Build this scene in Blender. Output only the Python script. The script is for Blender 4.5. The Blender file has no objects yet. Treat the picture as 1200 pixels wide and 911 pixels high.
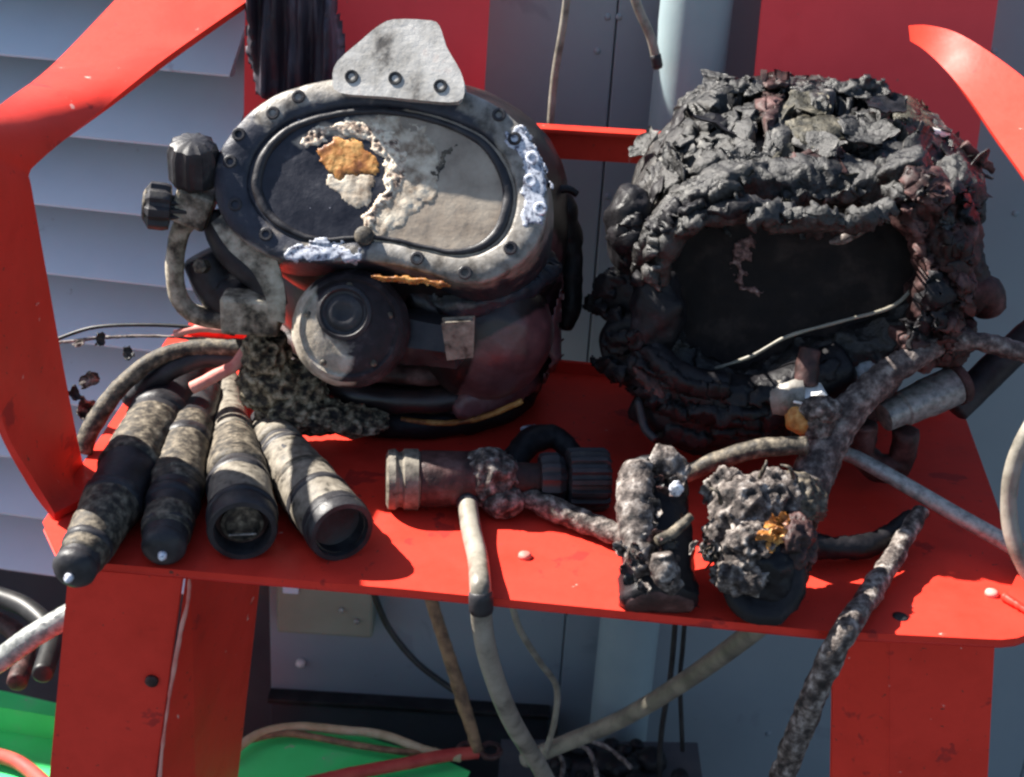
import bpy, bmesh, math, random
import numpy as np
from mathutils import Vector, Matrix, noise
from mathutils.bvhtree import BVHTree
random.seed(7)
PI = math.pi
S = 0.60                      # seat height
GZ = -0.30                    # ground level
# ---------------------------------------------------------------- camera
W0, H0, F = 1200.0, 911.0, 1667.0
PITCH, ROLL = math.radians(25.0), math.radians(3.5)
CAM = Vector((0.0, -1.0, S + 0.64))
fw = Vector((0, math.cos(PITCH), -math.sin(PITCH)))
u0 = Vector((0, math.sin(PITCH), math.cos(PITCH))); r0 = Vector((1, 0, 0))
rt = r0*math.cos(ROLL) + u0*math.sin(ROLL)
up = u0*math.cos(ROLL) - r0*math.sin(ROLL)
sc = bpy.context.scene
cd = bpy.data.cameras.new('camera'); cam = bpy.data.objects.new('camera', cd)
sc.collection.objects.link(cam); sc.camera = cam
m3 = Matrix((rt, up, -fw)).transposed(); cam.matrix_world = Matrix.Translation(CAM) @ m3.to_4x4()
cd.sensor_width = 36; cd.lens = 36*F/W0; cd.clip_end = 400; cd.clip_start = 0.05
cd.dof.use_dof = True; cd.dof.focus_distance = 1.28; cd.dof.aperture_fstop = 9
# ---------------------------------------------------------------- light
SUN = Vector((-0.60, 0.24, 0.64)).normalized()
w = bpy.data.worlds.new("World"); sc.world = w; w.use_nodes = True
nt = w.node_tree; nt.nodes.clear()
sky = nt.nodes.new('ShaderNodeTexSky'); sky.sky_type = 'NISHITA'; sky.sun_disc = False
sky.sun_elevation = math.asin(SUN.z); sky.sun_rotation = math.atan2(SUN.x, SUN.y)
bg = nt.nodes.new('ShaderNodeBackground'); bg.inputs[1].default_value = 0.055
wo = nt.nodes.new('ShaderNodeOutputWorld')
nt.links.new(sky.outputs[0], bg.inputs[0]); nt.links.new(bg.outputs[0], wo.inputs[0])
ld = bpy.data.lights.new('sun', 'SUN'); ld.energy = 5.0; ld.angle = math.radians(0.6); ld.color = (1.0, 0.95, 0.87)
lo = bpy.data.objects.new('sun', ld); sc.collection.objects.link(lo)
lo.rotation_euler = SUN.to_track_quat('Z', 'Y').to_euler(); lo.location = (-2, 1, 5)
sc.view_settings.view_transform = 'Standard'; sc.view_settings.look = 'None'
sc.view_settings.exposure = 1.75; sc.view_settings.gamma = 1
try: sc.cycles.filter_width = 2.4
except Exception: pass

# ---------------------------------------------------------------- pixel <-> world
def ray(px, py): return (fw + rt*((px-W0/2)/F) - up*((py-H0/2)/F))
def atY(px, py, Y): d = ray(px, py); return CAM + d*((Y-CAM.y)/d.y)
def atZ(px, py, Z): d = ray(px, py); return CAM + d*((Z-CAM.z)/d.z)
def atD(px, py, D): return CAM + ray(px, py)*D
def proj(p):
    v = p - CAM; z = v.dot(fw)
    return (W0/2 + F*v.dot(rt)/z, H0/2 - F*v.dot(up)/z)
def plane(P0, n):
    def f(px, py, dz=0.0):
        d = ray(px, py); t = (P0-CAM).dot(n)/d.dot(n); return CAM + d*t + n*dz
    f.n = n; return f
def fr(p, s, o=4, seed=0):
    q = Vector((p[0]*s+seed*7.3, p[1]*s+seed*3.1, p[2]*s-seed*5.7)); a = 0; amp = 1; t = 0
    for i in range(o):
        a += noise.noise(q)*amp; t += amp; amp *= .55; q = q*2.07
    return a/t
def ridge(p, s, o=4, seed=0):
    q = Vector((p[0]*s+seed*7.3, p[1]*s+seed*3.1, p[2]*s-seed*5.7)); a = 0; amp = 1; t = 0
    for i in range(o):
        a += (1-abs(noise.noise(q))*2.2)*amp; t += amp; amp *= .5; q = q*2.1
    return a/t

# ---------------------------------------------------------------- materials
def ramp(n, stops):
    cr = n.color_ramp
    while len(cr.elements) > 1: cr.elements.remove(cr.elements[-1])
    cr.elements[0].position = stops[0][0]; cr.elements[0].color = (*stops[0][1], 1)
    for p, c in stops[1:]:
        e = cr.elements.new(p); e.color = (*c, 1)
def M(name, A, B=None, scale=40, detail=8, dist=0.0, rough=(.5, .8), bump=.3, bscale=150, bdist=.002,
      metal=0.0, spec=.35, spots=None, coat=0, mscale=60, mamp=.5, vor=False, stretch=None, point=0):
    m = bpy.data.materials.new(name); m.use_nodes = True; t = m.node_tree; N = t.nodes; L = t.links; N.clear()
    out = N.new('ShaderNodeOutputMaterial'); b = N.new('ShaderNodeBsdfPrincipled'); L.new(b.outputs[0], out.inputs[0])
    tc = N.new('ShaderNodeTexCoord'); src = tc.outputs['Object']
    if stretch:
        mp = N.new('ShaderNodeMapping'); mp.inputs['Scale'].default_value = stretch; L.new(src, mp.inputs[0]); src = mp.outputs[0]
    def nz(s, d=8, di=0.0):
        n = N.new('ShaderNodeTexNoise'); n.inputs['Scale'].default_value = s; n.inputs['Detail'].default_value = d
        n.inputs['Roughness'].default_value = .62; n.inputs['Distortion'].default_value = di; L.new(src, n.inputs['Vector']); return n
    n1 = nz(scale, detail, dist); ra = N.new('ShaderNodeValToRGB'); ramp(ra, A); fac = n1.outputs['Fac']
    if point:
        gm = N.new('ShaderNodeNewGeometry'); mm = N.new('ShaderNodeMath'); mm.operation = 'MULTIPLY_ADD'; mm.inputs[1].default_value = point; mm.inputs[2].default_value = -.5*point
        L.new(gm.outputs['Pointiness'], mm.inputs[0]); aa = N.new('ShaderNodeMath'); aa.operation = 'ADD'; L.new(mm.outputs[0], aa.inputs[0]); L.new(fac, aa.inputs[1]); fac = aa.outputs[0]
    L.new(fac, ra.inputs[0]); col = ra.outputs[0]
    if B:
        rb = N.new('ShaderNodeValToRGB'); ramp(rb, B); L.new(fac, rb.inputs[0])
        at = N.new('ShaderNodeAttribute'); at.attribute_name = 'mask'
        n3 = nz(mscale, 6); ma = N.new('ShaderNodeMath'); ma.operation = 'MULTIPLY_ADD'; ma.inputs[1].default_value = mamp*2; ma.inputs[2].default_value = -mamp
        L.new(n3.outputs['Fac'], ma.inputs[0]); ad = N.new('ShaderNodeMath'); ad.operation = 'ADD'
        L.new(ma.outputs[0], ad.inputs[0]); L.new(at.outputs['Fac'], ad.inputs[1])
        mr = N.new('ShaderNodeMapRange'); mr.inputs[1].default_value = .35; mr.inputs[2].default_value = .65; L.new(ad.outputs[0], mr.inputs[0])
        mx = N.new('ShaderNodeMix'); mx.data_type = 'RGBA'; L.new(mr.outputs[0], mx.inputs[0]); L.new(col, mx.inputs[6]); L.new(rb.outputs[0], mx.inputs[7]); col = mx.outputs[2]
    for ss, th, sc_ in ((spots if isinstance(spots, list) else [spots]) if spots else []):
        n4 = nz(ss, 4, .4); mr = N.new('ShaderNodeMapRange'); mr.inputs[1].default_value = th; mr.inputs[2].default_value = th+.03
        L.new(n4.outputs['Fac'], mr.inputs[0]); mx = N.new('ShaderNodeMix'); mx.data_type = 'RGBA'
        L.new(mr.outputs[0], mx.inputs[0]); L.new(col, mx.inputs[6]); mx.inputs[7].default_value = (*sc_, 1); col = mx.outputs[2]
    L.new(col, b.inputs['Base Color'])
    n2 = nz(bscale, 6); mr = N.new('ShaderNodeMapRange'); mr.inputs[1].default_value = .3; mr.inputs[2].default_value = .7
    mr.inputs[3].default_value = rough[0]; mr.inputs[4].default_value = rough[1]; L.new(n1.outputs['Fac'], mr.inputs[0]); L.new(mr.outputs[0], b.inputs['Roughness'])
    bp = N.new('ShaderNodeBump'); bp.inputs['Strength'].default_value = bump; bp.inputs['Distance'].default_value = bdist
    L.new(n2.outputs['Fac'], bp.inputs['Height']); L.new(bp.outputs[0], b.inputs['Normal'])
    b.inputs['Metallic'].default_value = metal; b.inputs['Specular IOR Level'].default_value = spec; b.inputs['Coat Weight'].default_value = coat
    return m
K = (.012, .011, .013)
mt = {}
mt['red'] = M('red_paint', [(.26, (.40, .022, .014)), (.36, (.60, .034, .020)), (.55, (.70, .042, .026)), (.70, (.60, .034, .020)), (.80, (.32, .028, .02))], scale=11, rough=(.38, .6), bump=.2, bscale=70,
              spots=[(16, .64, (.40, .028, .022)), (130, .675, (.15, .04, .03)), (55, .70, (.72, .32, .27))], spec=.18)
mt['back_red'] = M('red_paint_lit', [(.3, (.74, .045, .05)), (.6, (.82, .06, .065)), (.8, (.72, .045, .05))], scale=9, rough=(.5, .65), bump=.15, bscale=50, spots=[(38, .70, (.4, .1, .08)), (120, .72, (.3, .12, .1))])  # lighter copy of the bench red, with light on the backrest painted in
mt['rubber'] = M('sooty_rubber', [(.35, K), (.6, (.03, .029, .033)), (.75, (.07, .065, .06))], scale=50, rough=(.35, .6), bump=.3)
mt['blackshell'] = M('scorched_black_shell', [(.3, (.007, .005, .006)), (.55, (.018, .012, .013)), (.7, (.05, .024, .02))],
                     [(.3, (.045, .016, .02)), (.5, (.13, .055, .06)), (.62, (.20, .11, .115)), (.75, (.07, .04, .045))], scale=16, spec=.5, rough=(.24, .48), bump=.25, bscale=90, mscale=30)
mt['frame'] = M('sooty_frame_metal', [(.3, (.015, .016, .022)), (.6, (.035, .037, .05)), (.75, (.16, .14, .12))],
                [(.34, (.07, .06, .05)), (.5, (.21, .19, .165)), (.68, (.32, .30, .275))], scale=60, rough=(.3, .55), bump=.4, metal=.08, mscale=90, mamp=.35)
mt['regulator'] = M('sooty_brown_metal', [(.3, (.010, .008, .009)), (.55, (.024, .018, .021)), (.72, (.07, .052, .054))],
                    [(.3, (.16, .14, .11)), (.5, (.34, .29, .23)), (.7, (.50, .45, .38))], scale=60, rough=(.5, .75), bump=.5, spec=.2, mscale=90, mamp=.3)
mt['shiny'] = M('bright_bare_metal', [(.38, (.10, .10, .13)), (.46, (.48, .50, .56)), (.58, (.74, .76, .82)), (.66, (.16, .17, .21))], scale=150, rough=(.3, .5), bump=.3, metal=.3)
mt['tan'] = M('soot_stained_tan', [(.36, (.012, .010, .009)), (.47, (.045, .037, .028)), (.58, (.115, .095, .070)), (.74, (.26, .22, .165))], scale=130, rough=(.5, .8), bump=.5)
mt['tanlight'] = M('pale_ash_metal', [(.34, (.035, .03, .023)), (.43, (.115, .10, .08)), (.57, (.18, .158, .126)), (.72, (.27, .24, .195))], scale=120, rough=(.45, .75), bump=.4)
mt['glassdark'] = M('scorched_window', [(.3, (.008, .008, .012)), (.6, (.02, .021, .03)), (.72, (.05, .05, .06))],
                    [(.3, (.18, .14, .105)), (.5, (.30, .245, .19)), (.7, (.40, .34, .27))], scale=30, rough=(.25, .5), bump=.35, bscale=120, mscale=50, spots=(120, .73, (.35, .35, .4)))
mt['cream'] = M('blistered_cream', [(.38, (.07, .045, .035)), (.47, (.42, .30, .22)), (.6, (.74, .64, .50))], point=1.5, scale=110, rough=(.5, .7), bump=.7)
mt['creamfilm'] = M('cream_scorched_film', [(.36, (.22, .16, .11)), (.5, (.46, .38, .29)), (.66, (.66, .58, .46))], scale=70, rough=(.5, .7), bump=.5)
mt['speckled'] = M('speckled_white', [(.40, (.06, .06, .09)), (.47, (.34, .36, .42)), (.58, (.58, .60, .66)), (.64, (.10, .10, .14))], scale=170, rough=(.4, .6), bump=.12)
mt['crusttan'] = M('charred_tan_crumble', [(.38, (.010, .008, .007)), (.47, (.05, .04, .028)), (.56, (.17, .14, .09)), (.70, (.42, .36, .26))], point=1.4, scale=110, rough=(.6, .85), bump=.9, bscale=220)
mt['paletan'] = M('pale_tan_metal', [(.36, (.03, .025, .02)), (.45, (.16, .135, .10)), (.57, (.38, .335, .26)), (.72, (.52, .47, .38))], scale=60, rough=(.4, .65), bump=.4)
mt['bracket'] = M('pale_scuffed_metal', [(.32, (.10, .09, .08)), (.42, (.34, .32, .29)), (.6, (.52, .50, .47)), (.72, (.44, .36, .32))], scale=34, rough=(.35, .55), bump=.35)
mt['orange'] = M('orange_residue', [(.36, (.16, .05, .015)), (.5, (.42, .17, .04)), (.66, (.62, .36, .12))], scale=60, rough=(.4, .6), bump=.5)
mt['white'] = M('white_residue', [(.3, (.35, .33, .30)), (.5, (.68, .67, .64)), (.7, (.8, .79, .76))], scale=50, rough=(.4, .6), bump=.4)
mt['char'] = M('char_crust', [(.36, (.006, .006, .006)), (.50, (.013, .012, .012)), (.64, (.026, .025, .024)), (.82, (.10, .095, .09))],
               [(.34, (.008, .008, .008)), (.50, (.016, .015, .0145)), (.63, (.034, .032, .030)), (.80, (.24, .23, .21))], point=1.3, scale=85, rough=(.28, .6), bump=.8, bscale=220, bdist=.003, mscale=50, spec=.5)
mt['char2'] = M('olive_char', [(.36, (.008, .007, .005)), (.50, (.03, .027, .018)), (.62, (.055, .049, .035)), (.78, (.20, .175, .13))], point=1.5, scale=90, rough=(.35, .7), bump=.8, bscale=220, bdist=.003)
mt['charblack'] = M('glossy_char', [(.3, (.005, .005, .006)), (.6, (.012, .011, .013)), (.75, (.035, .03, .034))], spec=.22, scale=45, rough=(.3, .6), bump=.6, bscale=130)
mt['windowblack'] = M('burnt_window', [(.3, (.008, .006, .006)), (.52, (.019, .014, .013)), (.7, (.05, .036, .031))], spec=.15, scale=30, rough=(.6, .8), bump=.5, bscale=90)
mt['pinkash'] = M('pinkish_scuff', [(.4, (.05, .025, .022)), (.5, (.20, .10, .09)), (.62, (.36, .24, .21))], scale=160, bump=.6)
mt['charbrown'] = M('brown_char', [(.34, (.007, .005, .005)), (.5, (.03, .014, .013)), (.62, (.075, .035, .032)), (.76, (.14, .08, .075))], point=1.2, spec=.3, scale=45, rough=(.4, .7), bump=.7, bscale=130)
mt['ash'] = M('grey_ash_crust', [(.38, (.010, .008, .008)), (.47, (.040, .030, .027)), (.56, (.11, .09, .08)), (.66, (.25, .22, .20)), (.76, (.46, .43, .40))], point=1.2, scale=120, rough=(.6, .9), bump=.9, bscale=200, bdist=.003)
mt['ashhose'] = M('ash_covered_hose', [(.36, (.02, .014, .014)), (.48, (.06, .045, .042)), (.58, (.14, .115, .105)), (.72, (.30, .265, .24))], point=1.2, scale=110, rough=(.6, .9), bump=.8, bscale=200, bdist=.003)
mt['creamhose'] = M('dirty_cream_hose', [(.35, (.09, .08, .065)), (.5, (.22, .20, .165)), (.68, (.30, .275, .235))], scale=30, rough=(.35, .55), bump=.2)
mt['silver'] = M('silver_braid', [(.35, (.16, .165, .16)), (.6, (.36, .37, .35))], scale=140, rough=(.3, .5), bump=.5, metal=.35)
mt['greyhose'] = M('grey_green_hose', [(.35, (.12, .11, .09)), (.6, (.26, .24, .19))], scale=30, rough=(.35, .5), bump=.2)
mt['blackcable'] = M('black_cable', [(.4, (.01, .01, .011)), (.7, (.03, .03, .03))], rough=(.4, .5), bump=.1)
mt['cloth'] = M('black_cloth', [(.3, (.012, .010, .016)), (.55, (.04, .032, .045)), (.7, (.14, .12, .15))], scale=25, rough=(.5, .7), bump=.3, stretch=(1, 1, .15))
mt['siding'] = M('blue_grey_siding', [(.3, (.49, .59, .67)), (.6, (.56, .66, .73)), (.8, (.51, .60, .67))], scale=5, rough=(.5, .65), bump=.08, bscale=40, spots=[(9, .68, (.38, .42, .47)), (70, .73, (.22, .23, .24))])
mt['wall'] = M('grey_wall_paint', [(.3, (.19, .235, .265)), (.6, (.225, .27, .30)), (.8, (.21, .23, .26))], scale=3, rough=(.55, .7), bump=.1, bscale=25, spots=[(7, .66, (.19, .225, .255)), (60, .72, (.13, .15, .17))])
mt['pipe'] = M('pale_blue_pipe', [(.3, (.22, .29, .315)), (.6, (.26, .33, .35)), (.8, (.21, .25, .27))], scale=8, rough=(.4, .5), bump=.08)
mt['boxgrey'] = M('grey_green_box', [(.3, (.17, .19, .15)), (.7, (.24, .26, .21))], scale=8, rough=(.5, .6), bump=.1)
mt['bluelabel'] = M('pale_blue_plate', [(.3, (.4, .5, .62)), (.7, (.5, .6, .72))], scale=20, bump=.05)
mt['ground'] = M('dark_deck', [(.3, (.03, .035, .045)), (.55, (.05, .055, .065)), (.75, (.09, .09, .09))], scale=6, rough=(.6, .85), bump=.4, bscale=60, spots=(30, .7, (.14, .13, .12)))
mt['green'] = M('green_paint', [(.3, (.045, .66, .16)), (.6, (.06, .74, .20)), (.8, (.14, .62, .24))], scale=12, rough=(.4, .6), bump=.15, spots=(24, .68, (.35, .45, .3)))
mt['brownrope'] = M('brown_rope', [(.35, (.09, .05, .03)), (.6, (.26, .16, .09))], scale=60, bump=.6)
mt['redhose'] = M('red_hose', [(.35, (.35, .03, .03)), (.65, (.5, .08, .06))], scale=30, bump=.2)
mt['yellowhose'] = M('dull_yellow_hose', [(.35, (.30, .24, .13)), (.65, (.45, .38, .25))], scale=40, bump=.3)
mt['ribbon'] = M('pinkish_red', [(.35, (.5, .12, .1)), (.65, (.62, .3, .25))], scale=40, bump=.3)

# ---------------------------------------------------------------- object helpers
C = sc.collection
def thing(name, label, cat, loc, group=None):
    o = bpy.data.objects.new(name, None); C.objects.link(o); o.location = loc; o.empty_display_size = .05
    o['label'] = label; o['category'] = cat
    if group: o['group'] = group
    return o
def wl(o):
    v = Vector((0, 0, 0))
    while o: v += Vector(o.location); o = o.parent
    return v
def mk(name, geo, mat, parent=None, smooth=True, loc=None, label=None, cat=None, group=None, kind=None, bev=0, stain=None, auto=None):
    V, Fc = geo
    base = wl(parent) if parent else Vector(loc if loc is not None else V[0])
    me = bpy.data.meshes.new(name)
    me.from_pydata([tuple(Vector(v)-base) for v in V], [], Fc)
    bm = bmesh.new(); bm.from_mesh(me)
    bmesh.ops.remove_doubles(bm, verts=bm.verts, dist=1e-6)
    if bev:
        es = [e for e in bm.edges if len(e.link_faces) == 2 and e.calc_face_angle(0) > .6]
        bmesh.ops.bevel(bm, geom=es, offset=bev, segments=2, affect='EDGES', profile=.5, clamp_overlap=True)
    bmesh.ops.recalc_face_normals(bm, faces=bm.faces)
    bm.to_mesh(me); bm.free()
    if smooth: me.shade_smooth() if auto is None else me.shade_smooth()
    me.materials.append(mt[mat])
    if stain:
        a = me.attributes.new('mask', 'FLOAT', 'POINT'); vals = []
        for v in me.vertices:
            x, y = proj(v.co + base); k = 0
            for poly, amp in stain:
                d = sdist(x + 6*fr((x, y, 0), .03, 2, 3), y + 6*fr((x, y, 0), .03, 2, 9), poly)
                k = max(k, amp*min(1, max(0, .5 + d/10)))
            vals.append(k)
        a.data.foreach_set('value', vals)
    o = bpy.data.objects.new(name, me); C.objects.link(o)
    if parent: o.parent = parent
    else: o.location = base
    if smooth and auto:
        md = o.modifiers.new('e', 'EDGE_SPLIT'); md.split_angle = auto
    if label: o['label'] = label
    if cat: o['category'] = cat
    if group: o['group'] = group
    if kind: o['kind'] = kind
    return o
def join(*gs):
    V = []; Fc = []
    for v, f in gs:
        k = len(V); V += list(v); Fc += [tuple(i+k for i in q) for q in f]
    return V, Fc
def sdist(x, y, poly):
    ins = False; md = 1e9; n = len(poly); j = n-1
    for i in range(n):
        xi, yi = poly[i]; xj, yj = poly[j]
        if (yi > y) != (yj > y) and x < (xj-xi)*(y-yi)/(yj-yi)+xi: ins = not ins
        dx, dy = xj-xi, yj-yi; t = max(0, min(1, ((x-xi)*dx+(y-yi)*dy)/(dx*dx+dy*dy+1e-9)))
        d = math.hypot(x-xi-t*dx, y-yi-t*dy); md = min(md, d); j = i
    return md if ins else -md
def cr(P, k=8, closed=False):
    n = len(P); out = []
    P = [tuple(p) for p in P]
    rng = range(n) if closed else range(n-1)
    for i in rng:
        g = lambda j: P[j % n] if closed else P[max(0, min(n-1, j))]
        a, b, c, d = g(i-1), g(i), g(i+1), g(i+2)
        for s in range(k):
            t = s/k
            out.append(tuple(.5*((2*b[m])+(-a[m]+c[m])*t+(2*a[m]-5*b[m]+4*c[m]-d[m])*t*t+(-a[m]+3*b[m]-3*c[m]+d[m])*t**3) for m in range(len(a))))
    if not closed: out.append(P[-1])
    return out
def tube(pts, rad, seg=14, k=8, nz=0, ns=60, caps=True, seed=0, rg=False, oe=False):
    """pts world, rad number or list; smooth swept tube, uneven when nz>0"""
    if not isinstance(rad, (list, tuple)): rad = [rad]*len(pts)
    Q = cr([(*p, r) for p, r in zip(pts, rad)], k)
    P = [Vector(q[:3]) for q in Q]; R = [q[3] for q in Q]; n = len(P)
    T = [(P[min(i+1, n-1)]-P[max(i-1, 0)]).normalized() for i in range(n)]
    a = T[0].cross(Vector((0, 0, 1)));  a = a if a.length > .1 else T[0].cross(Vector((1, 0, 0))); a.normalize()
    V = []; Fc = []; rows = []
    if caps:
        P = [P[0]-T[0]*R[0]*.0]+P+[P[-1]]; R = [R[0]*.8]+R+[R[-1]*.8]; T = [T[0]]+T+[T[-1]]
        P[0] = P[0]-T[0]*R[0]*.18; P[-1] = P[-1]+T[-1]*R[-1]*.18; n += 2
    for i in range(n):
        a = (a-T[i]*a.dot(T[i])).normalized(); b = T[i].cross(a)
        for j in range(seg):
            th = 2*PI*j/seg; d = a*math.cos(th)+b*math.sin(th); q = P[i]+d*R[i]
            if nz: q = q+d*(nz*(ridge(q, ns, 3, seed) if rg else fr(q, ns, 3, seed)*1.6))
            V.append(q)
    for i in range(n-1):
        for j in range(seg):
            Fc.append((i*seg+j, i*seg+(j+1) % seg, (i+1)*seg+(j+1) % seg, (i+1)*seg+j))
    V += [P[0], P[-1]]; c0, c1 = len(V)-2, len(V)-1
    for j in range(seg):
        Fc.append((c0, (j+1) % seg, j))
        if not oe: Fc.append((c1, (n-1)*seg+j, (n-1)*seg+(j+1) % seg))
    return V, Fc
def lathe(c, ax, prof, seg=32, nz=0, ns=80, ribs=0, ribamp=0, seed=0):
    """prof: list of (radius, height along axis)"""
    ax = Vector(ax).normalized(); a = ax.cross(Vector((0, 0, 1))); a = a if a.length > .1 else Vector((1, 0, 0)); a.normalize(); b = ax.cross(a)
    c = Vector(c); V = []; Fc = []; n = len(prof)
    for r, h in prof:
        for j in range(seg):
            th = 2*PI*j/seg; rr = r
            if ribs and r > 1e-4: rr = r + ribamp*(1 if math.cos(th*ribs) > 0 else -1)
            d = a*math.cos(th)+b*math.sin(th); q = c+ax*h+d*rr
            if nz: q = q + (d+ax*.5)*nz*fr(q, ns, 3, seed)*1.6
            V.append(q)
    for i in range(n-1):
        for j in range(seg): Fc.append((i*seg+j, i*seg+(j+1) % seg, (i+1)*seg+(j+1) % seg, (i+1)*seg+j))
    Fc.append(tuple(range(seg))[::-1]); Fc.append(tuple((n-1)*seg+j for j in range(seg)))
    return V, Fc
def plate(P, ex):
    """world polygon extruded by vector ex"""
    n = len(P); ex = Vector(ex); V = [Vector(p) for p in P]+[Vector(p)+ex for p in P]
    Fc = [tuple(range(n)), tuple(range(2*n-1, n-1, -1))]+[(i, (i+1) % n, n+(i+1) % n, n+i) for i in range(n)]
    return V, Fc
def strip(lines, th, k=8, m=8, smooth=True, wob=0):
    """lines: list of (A,B) world; bent flat bar of thickness th"""
    Q = cr([(*a, *b) for a, b in lines], k) if smooth else [(*a, *b) for a, b in lines]
    n = len(Q); G = [[Vector(q[:3]).lerp(Vector(q[3:]), j/m) for j in range(m+1)] for q in Q]
    V = []; Fc = []
    nr = []
    for i in range(n):
        t = G[min(i+1, n-1)][m//2]-G[max(i-1, 0)][m//2]; s = G[i][m]-G[i][0]; nn = t.cross(s).normalized(); nr.append(nn)
    for sd in (.5, -.5):
        for i in range(n):
            for j in range(m+1): V.append(G[i][j]+nr[i]*th*sd + nr[i]*(wob*fr(G[i][j], 9, 2) if wob else 0))
    o = n*(m+1); ix = lambda i, j: i*(m+1)+j
    for i in range(n-1):
        for j in range(m):
            Fc.append((ix(i, j), ix(i+1, j), ix(i+1, j+1), ix(i, j+1))); Fc.append((o+ix(i, j), o+ix(i, j+1), o+ix(i+1, j+1), o+ix(i+1, j)))
        Fc.append((ix(i, 0), o+ix(i, 0), o+ix(i+1, 0), ix(i+1, 0))); Fc.append((ix(i, m), ix(i+1, m), o+ix(i+1, m), o+ix(i, m)))
    for j in range(m):
        Fc.append((ix(0, j), ix(0, j+1), o+ix(0, j+1), o+ix(0, j))); Fc.append((ix(n-1, j), o+ix(n-1, j), o+ix(n-1, j+1), ix(n-1, j+1)))
    return V, Fc
def box(c, sx, sy, sz, ax=None, ay=None, az=None):
    ax = ax or Vector((1, 0, 0)); ay = ay or Vector((0, 1, 0)); az = az or Vector((0, 0, 1)); c = Vector(c)
    V = [c+ax*(sx*i)+ay*(sy*j)+az*(sz*k) for i in (-.5, .5) for j in (-.5, .5) for k in (-.5, .5)]
    return V, [(0, 1, 3, 2), (4, 6, 7, 5), (0, 4, 5, 1), (2, 3, 7, 6), (0, 2, 6, 4), (1, 5, 7, 3)]
def surf_plane(pf): return lambda x, y: (pf(x, y), pf.n)
def surf_mesh(objs, fallback):
    trees = []
    for o in objs:
        mw = Matrix.Translation(wl(o)); trees.append(BVHTree.FromPolygons([mw @ v.co for v in o.data.vertices], [tuple(p.vertices) for p in o.data.polygons]))
    def f(x, y):
        d = ray(x, y).normalized(); best = None
        for t in trees:
            h = t.ray_cast(CAM, d)
            if h[0] is not None and (best is None or h[3] < best[1]): best = ((h[0], h[1] if h[1].dot(d) < 0 else -h[1]), h[3])
        if best: return best[0]
        return (fallback(x, y), fallback.n)
    return f
def patch(poly, surf, thick=.004, edge=12, step=3, nz=.0015, ns=120, base=.0008, jag=4, rg=False, hf=None, seed=0, sink=.004):
    xs = [p[0] for p in poly]; ys = [p[1] for p in poly]
    x0, x1, y0, y1 = min(xs)-8, max(xs)+8, min(ys)-8, max(ys)+8
    nx = int((x1-x0)/step)+2; ny = int((y1-y0)/step)+2; idx = {}; V = []; D = {}
    for i in range(nx):
        for j in range(ny):
            x = x0+i*step; y = y0+j*step
            D[i, j] = sdist(x+jag*fr((x, y, 0), .06, 3, seed+1)*2, y+jag*fr((x, y, 5), .06, 3, seed+2)*2, poly)
    for i in range(nx):
        for j in range(ny):
            if D[i, j] > -step*1.5:
                x = x0+i*step; y = y0+j*step; p, n = surf(x, y); s = max(0, min(1, D[i, j]/edge)); s = math.sqrt(s*(2-s)) if s < 1 else 1
                h = -sink if D[i, j] <= 0 else base+s*(thick+nz*((ridge(p, ns, 4, seed) if rg else fr(p, ns, 4, seed)*2))+(hf(x, y) if hf else 0))
                idx[i, j] = len(V); V.append(p+n*h)
    Fc = [(idx[i, j], idx[i+1, j], idx[i+1, j+1], idx[i, j+1]) for i in range(nx-1) for j in range(ny-1) if all(q in idx for q in ((i, j), (i+1, j), (i+1, j+1), (i, j+1)))]
    par = list(range(len(V)))
    def fd(a):
        while par[a] != a: par[a] = par[par[a]]; a = par[a]
        return a
    for f in Fc:
        for q in f[1:]: par[fd(f[0])] = fd(q)
    cnt = {}
    for f in Fc: cnt[fd(f[0])] = cnt.get(fd(f[0]), 0)+1
    if cnt:
        best = max(cnt, key=cnt.get); Fc = [f for f in Fc if fd(f[0]) == best]
        us = sorted({q for f in Fc for q in f}); mp = {q: i for i, q in enumerate(us)}; V = [V[q] for q in us]; Fc = [tuple(mp[q] for q in f) for f in Fc]
    return V, Fc
def blob(c, r, nz=.004, ns=60, sub=4, seed=0, rg=False, rot=None, o=4):
    bm = bmesh.new(); bmesh.ops.create_icosphere(bm, subdivisions=sub, radius=1)
    V = []; c = Vector(c)
    for v in bm.verts:
        n = v.co.normalized(); q = Vector((n.x*r[0], n.y*r[1], n.z*r[2]))
        if rot: q = rot @ q
        q = c+q; dn = (q-c).normalized(); V.append(q+dn*nz*(ridge(q, ns, o, seed) if rg else 2*fr(q, ns, o, seed)))
    Fc = [tuple(v.index for v in f.verts) for f in bm.faces]; bm.free(); return V, Fc
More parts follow.
